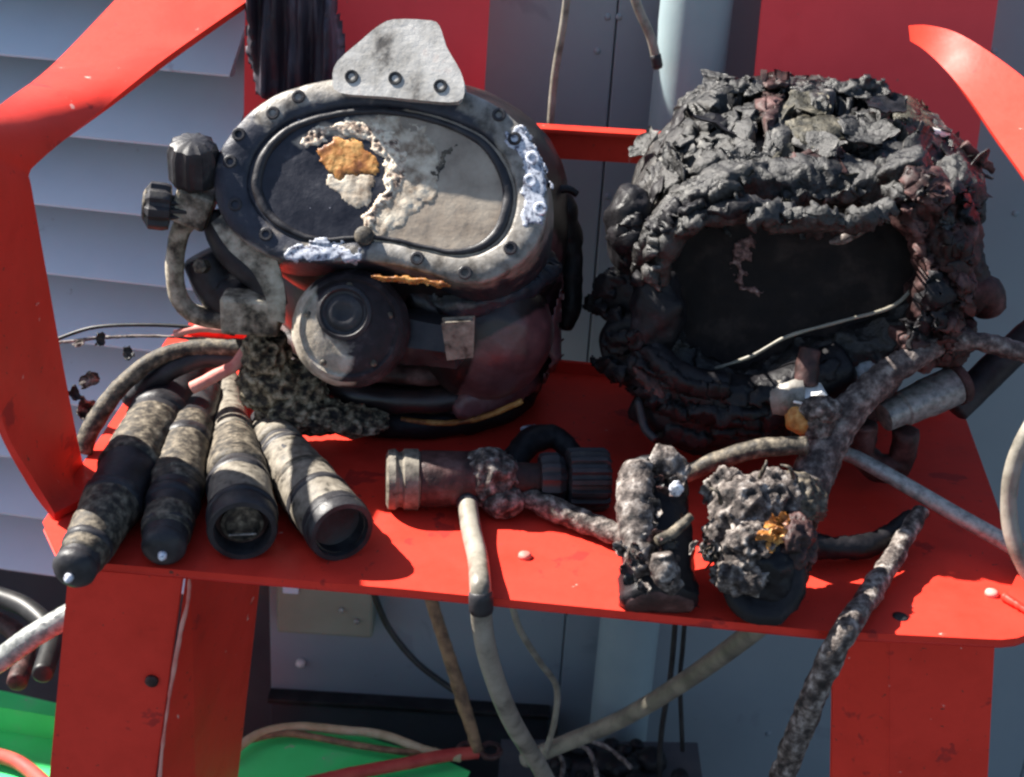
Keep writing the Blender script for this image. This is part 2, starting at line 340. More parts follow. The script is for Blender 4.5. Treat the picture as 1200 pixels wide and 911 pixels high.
def flake(c, n, size, asp=1, curl=.3, th=.0012, seed=0, g=9, ang=0, nz=.25):
    n = Vector(n).normalized(); a = n.cross(Vector((0, 0, 1))); a = a if a.length > .1 else Vector((1, 0, 0)); a.normalize(); b = n.cross(a)
    a, b = a*math.cos(ang)+b*math.sin(ang), b*math.cos(ang)-a*math.sin(ang); c = Vector(c)
    top = []; bot = []
    for i in range(g):
        for j in range(g):
            u = i/(g-1)*2-1; v = j/(g-1)*2-1
            e = .75+.5*noise.noise(Vector((u*1.2+seed*3.3, v*1.2, seed*1.7)))
            x = u*size*.5*(e if abs(u) > .6 else 1)*(1-.18*v*v); y = v*size*.5*asp*(e if abs(v) > .6 else 1)*(1-.18*u*u)
            h = size*(curl*(u*u*.5+.3*v*u)+nz*fr((x, y, seed*.37), 2.2/size, 4, seed)*1.2)
            p = c+a*x+b*y+n*h; top.append(p); bot.append(p-n*th)
    V = top+bot; k = g*g; Fc = []
    for i in range(g-1):
        for j in range(g-1):
            q = (i*g+j, (i+1)*g+j, (i+1)*g+j+1, i*g+j+1); Fc.append(q); Fc.append(tuple(k+t for t in q[::-1]))
    rim = [i*g for i in range(g)]+[(g-1)*g+j for j in range(1, g)]+[i*g+g-1 for i in range(g-2, -1, -1)]+[j for j in range(g-2, 0, -1)]
    for t in range(len(rim)):
        p, q = rim[t], rim[(t+1) % len(rim)]; Fc.append((p, q, k+q, k+p))
    return V, Fc
def px2m(r, depth): return r*depth/F
def depth(p): return (p-CAM).dot(fw)
def onseat(x, y, rpx):
    """centre of a round thing of pixel radius rpx lying on the seat"""
    p = atZ(x, y, S+.02)
    for _ in range(3):
        r = px2m(rpx, depth(p)); p = atZ(x, y, S+r)
    return p, px2m(rpx, depth(p))

# ================================================================ SETTING
WY = 0.70
g = ([(-40, -30, GZ), (40, -30, GZ), (40, 60, GZ), (-40, 60, GZ)], [(0, 1, 2, 3)])
mk('ground', g, 'ground', smooth=False, loc=(0, 0, 0), kind='structure')
# grey wall of flat panels, right of the siding
xs0 = atY(306, 300, WY).x
WT = 1.12
wt = thing('panel_wall', 'flat grey painted panel wall standing behind the red bench', 'wall', (xs0, WY+.05, 0))
seams = [xs0, atY(718, 80, WY).x, atY(718, 80, WY).x+.70, atY(718, 80, WY).x+1.4, 2.9]
for i in range(len(seams)-1):
    a, b = seams[i]+.0008, seams[i+1]-.0008
    mk('panel', box(((a+b)/2, WY+.03, (WT+GZ)/2), b-a, .05, WT-GZ), 'wall', wt, bev=.002, smooth=False)
zk = atY(400, 823, WY-.01).z; xk = atY(645, 823, WY).x
mk('skirting', box(((xs0+xk)/2, WY-.006, (zk+GZ)/2), xk-xs0-.004, .016, zk-GZ), 'ground', wt, bev=.002, smooth=False)
mk('skirting_rail', box(((xs0+xk)/2, WY-.010, zk+.004), xk-xs0, .028, .008), 'blackcable', wt, bev=.002, smooth=False)
mk('backing', box(((seams[0]+2.9)/2, WY+.075, (WT+GZ)/2), 2.9-seams[0]-.01, .03, WT-GZ-.02), 'wall', wt, smooth=False)
# clapboard siding, left
yaw = math.radians(7.5); sd = Vector((-math.cos(yaw), math.sin(yaw), 0)); sn = Vector((-math.sin(yaw), -math.cos(yaw), 0))
o0 = Vector((xs0-.004, WY+.0, 0))
st = thing('siding_wall', 'pale blue grey clapboard siding wall left of the red bench', 'wall', (xs0-.4, WY+.05, 0))
# board pitch taken from the photograph
zb = atY(150, 250, WY-.07).z; za = atY(150, 331, WY-.07).z; pitch = (zb-za)
for i in range(-6, 9):
    z0 = za+pitch*i
    prof = []
    for s in range(13):
        t = s/12; prof.append((.084-.135*t, z0+pitch*(t*1.13)))
    prof = [(.070, z0+.002), (.078, z0-.0040), (.084, z0-.002)]+prof
    if z0 < .12 or z0+pitch > 1.16: continue
    V = []; Fc = []
    for L in (0, 2.4):
        for d, z in prof: V.append(o0+sd*L+sn*(d+.003)+Vector((0, 0, z)))
    n = len(prof)
    for k in range(n-1): Fc.append((k, k+1, n+k+1, n+k))
    V2 = [v-sn*.012 for v in V]; m = len(V)
    Fc += [(m+k, m+n+k, m+n+k+1, m+k+1) for k in range(n-1)]+[(0, n, m+n, m), (n-1, m+n-1, m+2*n-1, 2*n-1)]
    Fc += [(k, m+k, m+k+1, k+1) for k in range(n-1)]+[(n+k, n+k+1, m+n+k+1, m+n+k) for k in range(n-1)]
    mk('board', (V+V2, Fc), 'siding', st, smooth=False)
c = o0+sd*1.2-sn*.100
mk('backing', box((c.x, c.y, .62), 2.4, .05, 1.06, ax=sd, ay=sn), 'wall', st, smooth=False)
mk('skirt_board', box((c.x+sn.x*.03, c.y+sn.y*.03, (.14+GZ)/2), 2.4, .04, .14-GZ, ax=sd, ay=sn), 'ground', st, smooth=False)
for x, y in ((712, 20), (725, 20), (712, 230), (725, 230), (540, 250), (1190, 250), (1165, 60), (900, 860), (700, 60)):
    p = atY(x, y, WY+.005); mk('screw', lathe((p.x, WY+.0055, p.z), (0, -1, 0), [(.0042, 0), (.004, .0016), (.0015, .0024)], 12), 'wall', wt)
# down pipe
pA = atY(814, 0, WY-.06); pB = atY(737, 850, WY-.06); xm = (pA.x+pB.x)/2-.006
dp = thing('down_pipe', 'pale blue grey round down pipe fixed to the wall between the helmets', 'pipe', (xm, WY-.06, 0))
mk('pipe', tube([(xm, WY-.06, GZ), (xm, WY-.06, .8), (xm, WY-.06, 1.12)], .041, 32, 3), 'pipe', dp)
for z in (1.06,): mk('pipe_clip', join(lathe((xm, WY-.06, z), (0, 0, 1), [(.040, -.012), (.0445, -.012), (.0445, .012), (.040, .012)], 32), box((xm, WY-.015, z), .04, .03, .02)), 'pipe', dp)
# electric box under the seat
q1 = atY(322, 668, WY-.05); q2 = atY(436, 745, WY-.05); eb = thing('junction_box', 'grey green junction box on the wall under the bench seat', 'box', ((q1.x+q2.x)/2, WY-.03, q2.z))
cx, cz = (q1.x+q2.x)/2, (q1.z+q2.z)/2
mk('casing', box((cx, WY-.022, cz), q2.x-q1.x, .044, q1.z-q2.z+.02), 'boxgrey', eb, bev=.004, smooth=False)
p = atY(340, 685, WY-.05); mk('plate', box((p.x, WY-.046, p.z), .022, .004, .034), 'bluelabel', eb, bev=.001, smooth=False)
for x, y in ((400, 715), (418, 728)): p = atY(x, y, WY-.046); mk('screw', lathe((p.x, WY-.046, p.z), (0, -1, 0), [(.004, 0), (.004, .003), (.002, .004)], 12), 'silver', eb)
p = atY(352, 778, WY); mk('wall_stud', lathe((p.x, WY+.004, p.z), (0, -1, 0), [(.007, 0), (.007, .005), (.003, .008)], 14), 'white', loc=p, label='small pale stud on the grey wall below the junction box', cat='stud')

# green painted deck pieces
P = [atZ(x, y, .03) for x, y in ((284, 868), (330, 852), (430, 866), (520, 892), (548, 905), (520, 960), (270, 960))]
mk('green_platform', plate(P, (0, 0, GZ-.03)), 'green', smooth=False, loc=P[0], label='bright green platform edged by hoses under the middle of the bench', cat='platform', bev=.003)
for (a, lab, z) in (([(-60, 800), (5, 812), (75, 828), (75, 840), (5, 828), (-60, 818)], 'narrow green rail behind the left leg of the bench', .075),
                 ([(-60, 836), (10, 842), (75, 855), (85, 960), (-60, 960)], 'broad green platform left of the bench leg', .035)):
    P = [atZ(x, y, z) for x, y in a]
    mk('green_rail' if z > .05 else 'green_platform', plate(P, (0, 0, GZ-z)), 'green', smooth=False, loc=P[0], label=lab, cat='rail' if z > .05 else 'platform', bev=.003)

# ================================================================ RED BENCH
bench = thing('steel_bench', 'red painted steel seat with bent armrests carrying two burnt helmets', 'bench', (0.02, .15, 0))
FL = atZ(72, 655, S); FR = atZ(1195, 752, S); BR = atZ(1128, 483, S); BL = atZ(200, 392, S)
def rc(A, B, Cc, r, n=6):
    A, B, Cc = Vector(A), Vector(B), Vector(Cc); p = B+(A-B).normalized()*r; q = B+(Cc-B).normalized()*r
    return [p.lerp(B, t/n).lerp(B.lerp(q, t/n), t/n) for t in range(n+1)]
fl2 = atZ(52, 612, S)
outl = [fl2]+rc(fl2, FL, FR, .02)+[atZ(480, 690, S), atZ(960, 738, S)]+rc(FL, atZ(1225, 754, S), BR, .05)+rc(FR, BR, BL, .01)+rc(BR, BL, FL, .01)
mk('seat_plate', plate(outl, (0, 0, -.008)), 'red', bench, bev=.0015, smooth=False)
mk('back_lip', plate([BL+Vector((.02, .0, 0)), BR+Vector((-.02, 0, 0)), BR+Vector((-.02, 0, .012)), BL+Vector((.02, 0, .012))], (0, .006, 0)), 'red', bench, bev=.001, smooth=False)
# folded front lip under the seat
mk('front_flange', plate([FL+Vector((.12, .02, -.009)), FR+Vector((-.06, .03, -.009)), FR+Vector((-.06, .03, -.022)), FL+Vector((.12, .02, -.022))], (0, .006, 0)), 'red', bench, smooth=False)
BY = .53
def bplate(x0, x1, yb, name='backrest_plate'):
    a = atY(x0, -120, BY+.10); b = atY(x1, -120, BY+.10); c = atY(x1, yb, BY); d = atY(x0, yb, BY)
    a.z = b.z = 1.10; a.x = d.x+.0; b.x = c.x+.004; d.z = c.z = min(c.z, d.z)
    return mk(name, plate([a, b, c, d], (0, .008, 0)), 'back_red', bench, bev=.0015, smooth=False)
bplate(284, 548, 400); bplate(856, 1112, 400)
a1, a2 = atY(560, 152, BY-.004), atY(860, 166, BY-.004); z = (a1.z+a2.z)/2
mk('crossbar', plate([Vector((a1.x-.03, BY-.008, z+.004)), Vector((a2.x+.03, BY-.008, z+.004)), Vector((a2.x+.03, BY-.008, z-.027)), Vector((a1.x-.03, BY-.008, z-.027))], (0, .007, 0)), 'red', bench, bev=.001, smooth=False)
mk('crossbar_lip', plate([Vector((a1.x-.03, BY-.022, z+.004)), Vector((a2.x+.03, BY-.022, z+.004)), Vector((a2.x+.03, BY-.001, z+.004)), Vector((a1.x-.03, BY-.001, z+.004))], (0, 0, .004)), 'red', bench, smooth=False)
# left armrest: rail running back to the backrest, vertical blade down to the seat
AZ = Vector((0, 0, 0))
L = [(atY(150, -12, .52), atY(300, -2, .52)), (atY(60, 82, .33), atY(200, 68, .38)), (atY(0, 125, .16), atY(110, 138, .25)), (atY(-38, 150, .05), atY(45, 187, .15))]
L2 = [L[-1], (atY(-52, 170, .02), atY(30, 203, .13)), (atY(-50, 205, .01), atY(33, 225, .125))]
low = [(atY(-34, 300, .01), atY(50, 320, .13)), (atY(-14, 400, .02), atY(70, 430, .135)), (atY(-1, 495, .035), atY(88, 520, .14)), (atY(36, 565, .05), atY(97, 560, .15)), (atZ(64, 606, S+.006), atZ(98, 588, S+.006))]
mk('armrest', strip(L+L2[1:]+low, .007, 6, 6), 'red', bench, smooth=True, auto=.7)
# right armrest
R_ = [(atY(1070, 48, .525), atY(1068, 30, .53)), (atY(1084, 58, .50), atY(1092, 31, .505)), (atY(1106, 80, .46), atY(1130, 44, .47)), (atY(1136, 118, .40), atY(1190, 86, .41)), (atY(1166, 162, .335), atY(1236, 128, .345)), (atY(1205, 218, .24), atY(1285, 175, .255)), (atY(1222, 260, .19), atY(1310, 215, .20))]
R2 = [(atY(1228, 330, .165), atY(1320, 300, .17)), (atY(1228, 450, .14), atY(1312, 440, .145)), (atY(1222, 560, .11), atY(1298, 565, .115)), (atY(1205, 640, .08), atY(1270, 650, .085)), (atZ(1180, 700, S+.006), atZ(1215, 722, S+.006))]
mk('armrest', strip(R_+R2, .007, 6, 6), 'red', bench, auto=.9)
# legs
def leg(tl, tr, bl, br, Y, name='leg', mat='red', dy=(0, 0)):
    a = atY(*tl, Y+dy[0]); b = atY(*tr, Y+dy[1]); c = atY(*br, Y+dy[1]); d = atY(*bl, Y+dy[0])
    def dn(t, u): k = (t.z-GZ)/(t.z-u.z); return t+(u-t)*k
    a2 = dn(a, d); b2 = dn(b, c); a.z = b.z = S-.010
    return mk(name, plate([a, b, b2, a2], (0, .008, 0)), mat, bench, bev=.0012, smooth=False)
leg((88, 665), (218, 668), (64, 905), (184, 905), .035)
leg((226, 668), (323, 676), (193, 905), (290, 905), .05, name='leg', dy=(0, .16))
leg((966, 748), (1030, 748), (966, 905), (1032, 905), .03, dy=(.03, 0))
leg((1031, 748), (1155, 752), (1033, 905), (1149, 905), .03)
for i, (x, y) in enumerate(((178, 798), (1160, 0))):
    if i == 0: p = atY(x, y, .034); mk('bolt', lathe(p+Vector((0, .002, 0)), (0, -1, 0), [(.006, 0), (.006, .004), (.003, .005)], 12), 'charbrown', bench)
p = atZ(1055, 723, S); mk('bolt_hole', lathe(p-Vector((0, 0, .002)), (0, 0, 1), [(.0065, 0), (.0065, .0025), (.004, .0028)], 14), 'blackcable', bench)
for x, y in ((1162, 697), (615, 653)): p = atZ(x, y, S); mk('rivet', lathe(p, (0, 0, 1), [(.006, 0), (.0055, .003), (.003, .0045)], 14), 'ribbon', bench)
wb = [[atZ(60, 603, S+.004), atZ(80, 596, S+.004), atZ(102, 587, S+.004)], [atY(622, 153, BY-.004), atY(622, 185, BY-.004)], [FL+Vector((.14, .028, -.011)), FL+Vector((.17, .028, -.011)), FL+Vector((.2, .028, -.011))], [atZ(1176, 699, S+.004), atZ(1195, 710, S+.004), atZ(1216, 722, S+.004)]]
for q in wb: mk('weld_bead', tube(q, .003, 10, 10, nz=.0016, ns=260, rg=True), 'red', bench)
# thin pale strand: light along the leg's edge, put in as colour
pp = [atY(x, y, .03) for x, y in ((222, 662), (221, 700), (212, 740), (203, 790), (198, 820), (190, 880), (186, 930))]
mk('lit_edge', tube(pp, [.0012, .0016, .002, .0018, .0012, .0016, .0014], 8, 6, nz=.0008, ns=90), 'ribbon', bench)

# ================================================================ HELMET 1
hc = Vector((-.108, .375, S))
h1 = thing('diving_helmet', 'soot blackened diving helmet with oval window and round regulator, on the left of the seat', 'helmet', hc, 'burnt diving helmets on the bench')
prof = [(.112, .004), (.128, .012), (.132, .03), (.128, .05), (.138, .08), (.150, .12), (.156, .17), (.154, .21), (.142, .25), (.120, .28), (.088, .30), (.05, .312), (.004, .316)]
pr = cr(prof, 6)
shell1 = mk('shell', lathe(hc, (0, 0, 1), pr, 72, nz=.0022, ns=22), 'blackshell', h1, stain=[([(655, 300), (655, 430), (610, 470), (550, 490), (530, 470), (575, 430), (625, 385), (640, 340)], 1), ([(640, 250), (665, 300), (655, 330), (640, 330)], .8)])
tilt = math.radians(31); n1 = Vector((-.06, -math.cos(tilt), math.sin(tilt))).normalized()
F0 = atY(448, 213, .195); H1 = plane(F0, n1)
outer = cr([(250, 215), (256, 180), (275, 150), (305, 122), (345, 103), (395, 92), (450, 90), (500, 97), (545, 107), (582, 124), (612, 150), (632, 182), (641, 215), (641, 250), (630, 285), (605, 312), (572, 329), (540, 332), (500, 319), (455, 309), (420, 306), (380, 308), (335, 305), (300, 292), (270, 268), (255, 243)], 6, True)
inner = cr([(290, 215), (297, 185), (315, 160), (345, 140), (390, 128), (440, 124), (490, 130), (535, 143), (570, 162), (592, 188), (604, 220), (602, 250), (590, 278), (565, 295), (535, 300), (490, 292), (450, 283), (410, 283), (370, 285), (335, 275), (308, 255), (295, 235)], 6, True)
def byang(poly, c, n):
    A = [(math.atan2(y-c[1], x-c[0]), math.hypot(x-c[0], y-c[1])) for x, y in poly]; A.sort(); A = [(A[-1][0]-2*PI, A[-1][1])]+A+[(A[0][0]+2*PI, A[0][1])]
    out = []
    for i in range(n):
        t = -PI+2*PI*i/n
        for j in range(len(A)-1):
            if A[j][0] <= t <= A[j+1][0]:
                f = (t-A[j][0])/(A[j+1][0]-A[j][0]+1e-9); r = A[j][1]*(1-f)+A[j+1][1]*f; break
        out.append((c[0]+r*math.cos(t), c[1]+r*math.sin(t)))
    return out
NR = 220; cc = (448, 213); po = byang(outer, cc, NR); pi_ = byang(inner, cc, NR)
def ringgeo(po, pi_, H, rows, c, nz=.001, seed=0):
    V = []; Fc = []
    for s, dz in rows:                      # s: 0 outer .. 1 inner, <0 outside
        for i in range(NR):
            x = po[i][0]*(1-s)+pi_[i][0]*s; y = po[i][1]*(1-s)+pi_[i][1]*s
            p = H(x, y, 0)+H.n*dz; p = p+H.n*nz*fr(p, 70, 3, seed)*2+(H.n.cross(Vector((1, 0, 0))))*nz*fr(p, 50, 2, seed+4)
            V.append(p)
    for r in range(len(rows)-1):
        for i in range(NR): Fc.append((r*NR+i, r*NR+(i+1) % NR, (r+1)*NR+(i+1) % NR, (r+1)*NR+i))
    return V, Fc
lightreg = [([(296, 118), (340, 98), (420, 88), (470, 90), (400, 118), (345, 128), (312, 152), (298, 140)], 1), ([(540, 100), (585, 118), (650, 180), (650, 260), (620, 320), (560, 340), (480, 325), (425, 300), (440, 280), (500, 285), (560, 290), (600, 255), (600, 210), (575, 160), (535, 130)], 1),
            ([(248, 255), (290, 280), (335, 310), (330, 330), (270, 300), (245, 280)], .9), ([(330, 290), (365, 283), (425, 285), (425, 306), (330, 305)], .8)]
wf1 = mk('window_frame', ringgeo(po, pi_, H1, [(.02, -.15), (-.08, -.10), (-.12, -.06), (-.03, -.02), (-.01, -.006), (.0, -.002), (.08, .0005), (.45, .001), (.85, .0003), (.94, -.0008), (1, -.004), (1.02, -.022)], cc), 'frame', h1, stain=lightreg)
# second rim inside
mk('window_gasket', ringgeo([tuple(a*.97+b*.03 for a, b in zip(p, cc)) for p in pi_], [tuple(a*.90+b*.10 for a, b in zip(p, cc)) for p in pi_], H1, [(-.35, -.010), (-.1, -.0025), (0, -.0008), (.3, .0002), (.7, .0002), (1, -.0015), (1.1, -.010)], cc), 'rubber', h1, stain=None)
Hg = plane(F0-n1*.0040, n1); win = [tuple(a*1.0+0*b for a, b in zip(p, cc)) for p in pi_[::3]]
tanreg = [([(446, 132), (500, 128), (560, 148), (612, 200), (612, 250), (590, 290), (540, 305), (480, 296), (435, 288), (428, 270), (450, 240), (486, 215), (486, 170)], 1), ([(340, 165), (380, 145), (450, 132), (480, 160), (440, 170), (390, 160), (350, 175)], .7)]
mk('window', patch(win, surf_plane(Hg), .0003, 3, 3, .0003, 60, jag=0, sink=.0002), 'glassdark', h1, stain=tanreg)
sg = surf_plane(Hg)
mk('scorched_film', patch([(420, 140), (455, 136), (500, 150), (520, 190), (512, 235), (480, 262), (440, 284), (424, 274), (436, 250), (456, 226), (452, 190), (432, 160)], sg, .0006, 26, 2.2, .0011, 110, rg=True, jag=8, seed=3), 'creamfilm', h1)
mk('blistered_rim', patch([(345, 168), (366, 152), (420, 139), (452, 146), (470, 166), (478, 200), (466, 228), (450, 248), (436, 270), (424, 266), (432, 242), (450, 222), (448, 190), (428, 164), (392, 158), (360, 174)], sg, .0008, 9, 1.8, .0024, 190, rg=True, jag=7), 'cream', h1)
mk('orange_residue', patch([(368, 172), (392, 162), (425, 166), (444, 190), (440, 208), (405, 210), (384, 206)], sg, .0012, 8, 1.8, .0006, 130, jag=6), 'orange', h1)
mk('pale_residue', patch([(380, 206), (408, 208), (440, 208), (438, 228), (428, 246), (410, 240), (390, 226)], sg, .0010, 8, 1.8, .0005, 110, jag=6), 'creamfilm', h1)
mk('window_crack', patch([(515, 170), (532, 172), (530, 182), (522, 190), (520, 206), (508, 216), (512, 192)], sg, .0001, 4, 1.6, .0012, 200, rg=True, jag=9), 'tan', h1)
# frame screws
scr = [(320, 133), (350, 114), (585, 135), (603, 163), (624, 186), (621, 212), (633, 245), (598, 291), (545, 320), (489, 303), (270, 190), (276, 240), (312, 275), (280, 158)]
for k, (x, y) in enumerate(scr):
    mk('frame_screw', lathe(H1(x, y, -.002), n1, [(.0062, 0), (.0062, .0035), (.0052, .0045), (.0034, .0045), (.003, .0025), (.0005, .0025)], 14), 'rubber' if k not in (4, 5, 6) else 'shiny', wf1, auto=.7)
mk('latch_screw', lathe(H1(427, 277, -.004), n1, [(.0085, 0), (.0085, .007), (.006, .009), (.0005, .009)], 18), 'tan', h1, auto=.7)
# speckled blue-white strips laid over the frame
sfw = surf_mesh([wf1], plane(F0+n1*.0008, n1))
sfr = surf_plane(plane(F0+n1*.0008, n1))
mk('pale_strip', patch([(594, 152), (612, 148), (634, 184), (642, 216), (641, 246), (632, 266), (614, 262), (612, 240), (616, 212), (606, 184), (596, 170)], sfw, .0002, 2, 1.6, .0001, 200, base=.0004, jag=6, sink=.001), 'speckled', h1)
mk('pale_strip', patch([(332, 292), (362, 286), (372, 280), (392, 282), (420, 294), (424, 305), (380, 307), (332, 304)], sfw, .0002, 2, 1.6, .0001, 200, base=.0004, jag=8, sink=.001), 'speckled', h1)
# top bracket
Hb = plane(H1(450, 112, .016), Vector((-.08, -.86, .52)).normalized())
bp = [(393, 92), (398, 74), (425, 50), (444, 34), (462, 26), (500, 27), (512, 32), (520, 56), (536, 84), (541, 104), (535, 116), (500, 115), (450, 110), (400, 106)]
bpl = cr(bp, 3, True)
Pb = [Hb(x, y) for x, y in bpl]
tbk = mk('top_bracket', plate(Pb, -Hb.n*.022), 'bracket', h1, bev=.0025, smooth=False)
mk('bracket_seal', plate([Hb(x, y)-Hb.n*.022 for x, y in cr([(392, 100), (402, 92), (535, 98), (545, 112), (535, 124), (470, 120), (398, 114)], 3, True)], -Hb.n*.02), 'rubber', h1, bev=.001, smooth=False)
for x, y in ((412, 90), (463, 92), (516, 101)):
    mk('bracket_bolt', lathe(Hb(x, y, -.001), Hb.n, [(.0062, 0), (.006, .0018), (.0045, .002), (.0025, .0008), (.0005, .0008)], 16), 'blackcable', tbk, auto=.7)
mk('frame_neck', blob(F0-n1*.072+Vector((-.005, 0, -.022)), (.128, .066, .085), .001, 40, 5), 'blackshell', h1)
mk('lower_bulge', blob(atY(566, 388, .262), (.068, .058, .068), .002, 30, 5, 3), 'blackshell', h1, stain=[([(560, 400), (690, 330), (690, 480), (530, 480)], .75)])
# lower frame lip + chin
def sh1(x, y): return surf1(x, y)
fb = plane(hc+Vector((0, -.10, .1)), Vector((0, -1, .2)).normalized()); surf1 = surf_mesh([shell1], fb)
mk('chin_lip', patch([(470, 326), (540, 338), (600, 322), (640, 285), (648, 310), (630, 345), (585, 375), (520, 388), (478, 372)], surf1, .022, 22, 4, .002, 50), 'blackshell', h1, stain=[([(500, 345), (560, 340), (560, 355), (500, 372)], .5)])
mk('grey_chin_edge', patch([(500, 338), (545, 340), (600, 326), (635, 300), (636, 312), (598, 342), (545, 360), (515, 362)], lambda x, y: (lambda r: (r[0]+r[1]*.022, r[1]))(surf1(x, y)), .004, 8, 3, .001, 60, sink=.006), 'frame', h1, stain=[([(490, 330), (560, 335), (560, 365), (490, 370)], .45)])
mk('orange_seal', patch([(435, 321), (470, 324), (522, 330), (528, 335), (470, 329), (438, 325)], sfr, .001, 4, 1.5, .0012, 90, jag=3), 'orange', h1)
# chin band, worn maroon
# regulator
rcn = atY(410, 385, .150); rax = (CAM-rcn).normalized(); rax = (rax+Vector((-.12, 0, .02))).normalized()
rm = px2m(1, depth(rcn))
mk('regulator_body', lathe(rcn, rax, [(50*rm, -.07), (60*rm, -.03), (68*rm, -.018), (70*rm, -.008), (66*rm, -.002), (62*rm, .0)], 64, nz=.0008, ns=60), 'regulator', h1, stain=[([(335, 310), (372, 318), (362, 350), (372, 400), (420, 432), (415, 452), (330, 450)], 1)], auto=.6)
rcv = mk('regulator_cover', lathe(rcn, rax, [(63*rm, -.004), (63*rm, .004), (58*rm, .0065), (54*rm, .0045), (48*rm, .007), (34*rm, .010), (30*rm, .0095)], 64, nz=.0007, ns=60), 'regulator', h1, stain=[([(330, 330), (372, 330), (380, 395), (425, 425), (400, 445), (330, 440)], .75), ([(430, 400), (480, 370), (480, 450), (400, 450)], .25)], auto=.6)
kc = rcn+rax*.008+(-rt*6+up*20)*rm*.9
mk('purge_button', lathe(kc, rax, [(33*rm, -.004), (32*rm, .003), (28*rm, .0045), (25*rm, .002), (22*rm, .0015), (17*rm, .004), (12*rm, .0042), (9*rm, .003), (1*rm, .003)], 40), 'rubber', h1, auto=.6)
for k in range(5):
    th = .3+2*PI*k/5; mk('cover_screw', lathe(rcn+rax*.005+(rt*math.cos(th)+up*math.sin(th))*50*rm, rax, [(.003, 0), (.003, .002), (.0005, .0024)], 10), 'tan', rcv)
# exhaust stub right of the regulator
ec = atY(505, 398, .175); ex = Vector((.97, -.25, .02)).normalized()
mk('exhaust_stub', lathe(ec-ex*.03, ex, [(.024, 0), (.026, .01), (.024, .03), (.023, .058), (.019, .06), (.004, .06)], 6, nz=.0006), 'rubber', h1, smooth=False)
P = [atY(x, y, .128) for x, y in ((520, 381), (553, 379), (552, 417), (526, 420))]
mk('stub_facet', plate(P, (0, .012, 0)), 'tanlight', h1, bev=.002, smooth=False)
# exhaust whisker under the chin
# neck dam: several uneven rings around the base
nrs = []
for k, (r, z, rr, mm) in enumerate(((.126, .016, .014, 'charblack'), (.132, .045, .013, 'blackshell'), (.130, .072, .010, 'charbrown'))):
    pts = [(hc.x+r*math.cos(t*PI/12), hc.y+r*math.sin(t*PI/12)-.01, S+z) for t in range(25)]
    nrs.append(mk('neck_ring', tube(pts, rr, 14, 5, nz=.0022, ns=45, seed=k, caps=False), mm, h1))
surf1b = surf_mesh([shell1]+nrs, fb)
mk('chin_band', patch([(648, 300), (657, 330), (655, 420), (620, 462), (560, 490), (528, 484), (540, 455), (585, 425), (622, 388), (640, 345)], surf1b, .010, 14, 3, .003, 55, rg=True), 'blackshell', h1, stain=[([(500, 250), (690, 250), (690, 520), (500, 520)], .85)])
mk('rust_streak', tube([atY(x, y, .232) for x, y in ((470, 492), (510, 496), (545, 494), (580, 484), (612, 470))], .003, 8, 6, nz=.001), 'orange', h1)
mk('scorched_crust', join(*[blob(atY(x, y, .215+dy), r, .008, 75, 5, k, True) for k, (x, y, dy, r) in enumerate(((312, 415, .0, (.018, .02, .022)), (316, 450, .0, (.026, .024, .026)), (335, 480, -.005, (.026, .022, .020)), (372, 486, 0, (.030, .02, .014)), (352, 455, .01, (.022, .02, .022)), (415, 492, .0, (.03, .02, .010))))]), 'crusttan', h1)
# side block on the left
Y0 = .22
def rod(p1, p2, r1, r2, Ya, Yb, seg=28, bands=()):
    a = atY(*p1, Ya); b = atY(*p2, Yb); return a, b
a = atY(228, 212, Y0); b = atY(226, 165, Y0-.01); ax = (b-a)
mk('steady_flow_knob', lathe(a, ax, [(.018, -.002), (.0215, .003), (.022, ax.length*.7), (.019, ax.length*.92), (.012, ax.length*1.02), (.001, ax.length*1.03)], 40, ribs=10, ribamp=.0009), 'rubber', h1, auto=.5)
a = atY(206, 244, Y0-.01); b = atY(170, 240, Y0-.015); ax = b-a
mk('emergency_knob', lathe(a, ax, [(.008, -.01), (.010, .004), (.0185, .005), (.020, .010), (.020, ax.length*.85), (.014, ax.length), (.001, ax.length)], 40, ribs=8, ribamp=.0016), 'rubber', h1, stain=None, auto=.5)
mk('knob_dial', lathe(b-ax*.06, ax, [(.0145, 0), (.0145, .0025), (.010, .004), (.001, .004)], 24), 'tan', h1)
mk('side_block', box(atY(228, 240, Y0), .034, .035, .034, ax=Vector((.94, 0, -.34)), az=Vector((.34, 0, .94))), 'paletan', h1, bev=.004, smooth=False)
mk('bent_tube', tube([atY(x, y, Y0) for x, y in ((228, 250), (212, 270), (205, 305), (208, 345), (228, 368), (262, 374))], [.010, .009, .0085, .0085, .009, .010], 16, 8, nz=.0008), 'paletan', h1)
mk('bent_tube', tube([atY(x, y, Y) for x, y, Y in ((250, 250, .23), (262, 285, .22), (285, 310, .21), (310, 330, .2), (322, 360, .19))], [.012, .013, .014, .014, .012], 16, 8, nz=.001), 'rubber', h1)
mk('valve_block', box(atY(295, 366, .185), .052, .03, .036), 'paletan', h1, bev=.004, smooth=False)
mk('side_plate', strip([(atY(248, 262, .185), atY(262, 250, .19)), (atY(268, 292, .18), atY(290, 272, .185)), (atY(296, 318, .175), atY(320, 296, .18)), (atY(312, 350, .172), atY(334, 340, .175)), (atY(316, 372, .172), atY(334, 378, .175))], .006, 5, 4), 'paletan', h1, auto=.8)
mk('inner_cylinder', tube([atY(238, 300, .24), atY(262, 340, .235), atY(290, 352, .22)], [.02, .024, .02], 20, 6, nz=.001), 'rubber', h1)
mk('block_bolt', lathe(atY(240, 312, .205), (-.3, -1, .3), [(.007, 0), (.007, .01), (.003, .012)], 6), 'tan', h1, smooth=False)
